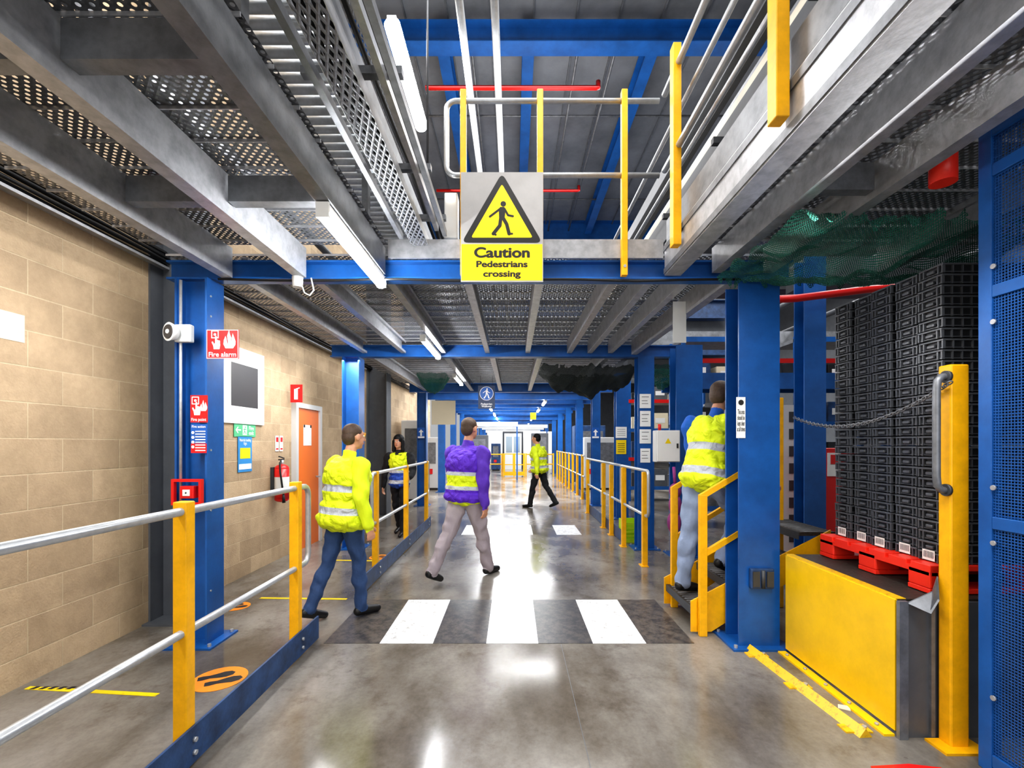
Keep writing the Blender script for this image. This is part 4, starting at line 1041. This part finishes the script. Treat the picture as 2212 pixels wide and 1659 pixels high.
    A=co_arr(me); nn=np.empty(len(me.vertices)*3,dtype=np.float32); me.vertices.foreach_get('normal',nn); nn=nn.reshape(-1,3)
    A=A+nn*(folds(A,.009)*cl)[:,None]; me.vertices.foreach_set('co',A.astype(np.float32).ravel())
    low=float(A[:,2].min())
    def fin(me,name,parent=None):
        Bc=co_arr(me); Bc[:,2]-=low; Bc=(Bc*k)@np.array(RZ.transposed()); me.vertices.foreach_set('co',Bc.astype(np.float32).ravel()); me.update()
        o=bpy.data.objects.new(name,me); COL.objects.link(o)
        if parent: o.parent=parent
        else: o.location=loc
        return o
    body=fin(me,'person'); meta(body,label,'person')
    if mats.get('vest'):
        vp=[('e',sp(0,0,.05),(.180*B,.146*B,.12),S),('e',sp(0,0,.18),(.170*B,.136*B,.17),S),('e',sp(0,0,.33),(.188*B,.146*B,.17),S),('c',sp(-.105*B,-.01,.435),sp(.105*B,-.01,.435),.080,.080),('e',sp(0,0,-.02),(.188*B,.154*B,.10),S)]
        if jacket: vp.append(('e',sp(0,0,-.05),(.194*B,.162*B,.11),S))
        vm=remesh(vp,.010,'hiviz_vest',3); V=co_arr(vm)
        loc_=(V-np.array(pel))@np.array(S)
        t=(loc_[:,2]+.10)/.62
        at=vm.attributes.new('t','FLOAT','POINT'); at.data.foreach_set('value',t.astype(np.float32))
        nn=np.empty(len(vm.vertices)*3,dtype=np.float32); vm.vertices.foreach_get('normal',nn); nn=nn.reshape(-1,3)
        V=V+nn*(np.abs(folds(V,.016)))[:,None]; vm.vertices.foreach_set('co',V.astype(np.float32).ravel())
        vm.materials.append(mats['vest']); fin(vm,'hiviz_vest',body)
    H=mats['hair']
    if hair=='short': hpz=[('e',hp(0,-.022,.045),(.082,.094,.082),HR),('e',hp(0,-.055,.0),(.074,.06,.08),HR)]
    else: hpz=[('e',hp(0,-.02,.045),(.094,.106,.094),HR),('e',hp(0,-.055,-.04),(.096,.065,.13),HR),('c',hp(-.08,.0,.01),hp(-.085,.01,-.15),.034,.032),('c',hp(.08,.0,.01),hp(.085,.01,-.15),.034,.032),('e',hp(0,-.06,-.14),(.1,.05,.08),HR)]
    hm=remesh(hpz,.008,'hair',2); hm.materials.append(H); fin(hm,'hair',body)
    def small(name,mat,items):
        b=MB()
        for c,r in items: b.sph(c,r,mat,HR,10)
        m2=bpy.data.meshes.new(name); b.bm.to_mesh(m2); b.bm.free(); m2.materials.append(mat); fin(m2,name,body)
    small('eye',EYEW,[(hp(s*.028,.079,.012),(.013,.008,.008)) for s in (-1,1)])
    small('iris',EYED,[(hp(s*.028,.0855,.012),(.0055,.004,.0055)) for s in (-1,1)])
    small('mouth',LIP,[(hp(0,.091,-.056),(.022,.006,.006))])
    return body
person((-1.46,4.0,0.002),R(-40),.955,6,((-13,12),(13,10)),((10,26),(-8,22)),dict(top=HIVC,legs=JEANS,skin=SKIN,shoe=SHOE,hair=HAIRG,vest=VY),'person in yellow reflective jacket and jeans walking onto crossing',bulk=1.34,leg_bulk=1.02,jacket=True,abd=(12,14))
person((-.52,5.15,0),R(-34),1.04,3,((-24,12),(20,4)),((14,20),(-12,14)),dict(top=PURPC,legs=GREYT,skin=SKIN,shoe=SHOE,hair=HAIRG,vest=VP),'person in purple and yellow vest walking across the aisle',bulk=1.34,leg_bulk=1.2)
person((-1.86,7.6,0),R(172),.93,2,((10,6),(-10,12)),((18,50),(-6,10)),dict(top=BLKT,legs=BLKT,skin=SKIN,shoe=SHOE,hair=HAIRB,vest=VB),'person with long dark hair in blue and yellow vest walking',hair='long',bulk=1.0,arm_bulk=1.25,abd=(16,16))
person((.62,10.8,0),R(60),1.0,5,((17,6),(-17,18)),((-18,15),(22,20)),dict(top=HIVC,legs=BLKT,skin=SKIN,shoe=SHOE,hair=HAIRB,vest=VY),'person in yellow reflective vest striding across distant aisle',bulk=1.3,leg_bulk=1.1)
person((1.65,3.98,.205),R(-62),1.06,15,((-9,2),(48,80)),((14,36),(12,30)),dict(top=BLUEC,legs=PALEJ,skin=SKIN,shoe=SHOE,hair=HAIRG,vest=VY),'person in blue shirt and yellow vest climbing steel steps',bulk=1.12,arm_bulk=1.4,leg_bulk=1.15,abd=(8,22))

# ------------------------------------------------------------------ camera
cam=bpy.data.cameras.new('Camera'); co=bpy.data.objects.new('Camera',cam); COL.objects.link(co)
co.location=(0,0,1.5); co.rotation_euler=(R(90),0,0)
cam.sensor_width=36; cam.lens=36*1000/2212; cam.shift_y=128.5/2212; cam.shift_x=-2/2212; cam.clip_start=.02
SC.camera=co
SC.view_settings.view_transform='Standard'
try: SC.view_settings.look='Medium High Contrast'
except Exception as e: print('look',e)
SC.view_settings.exposure=-.05
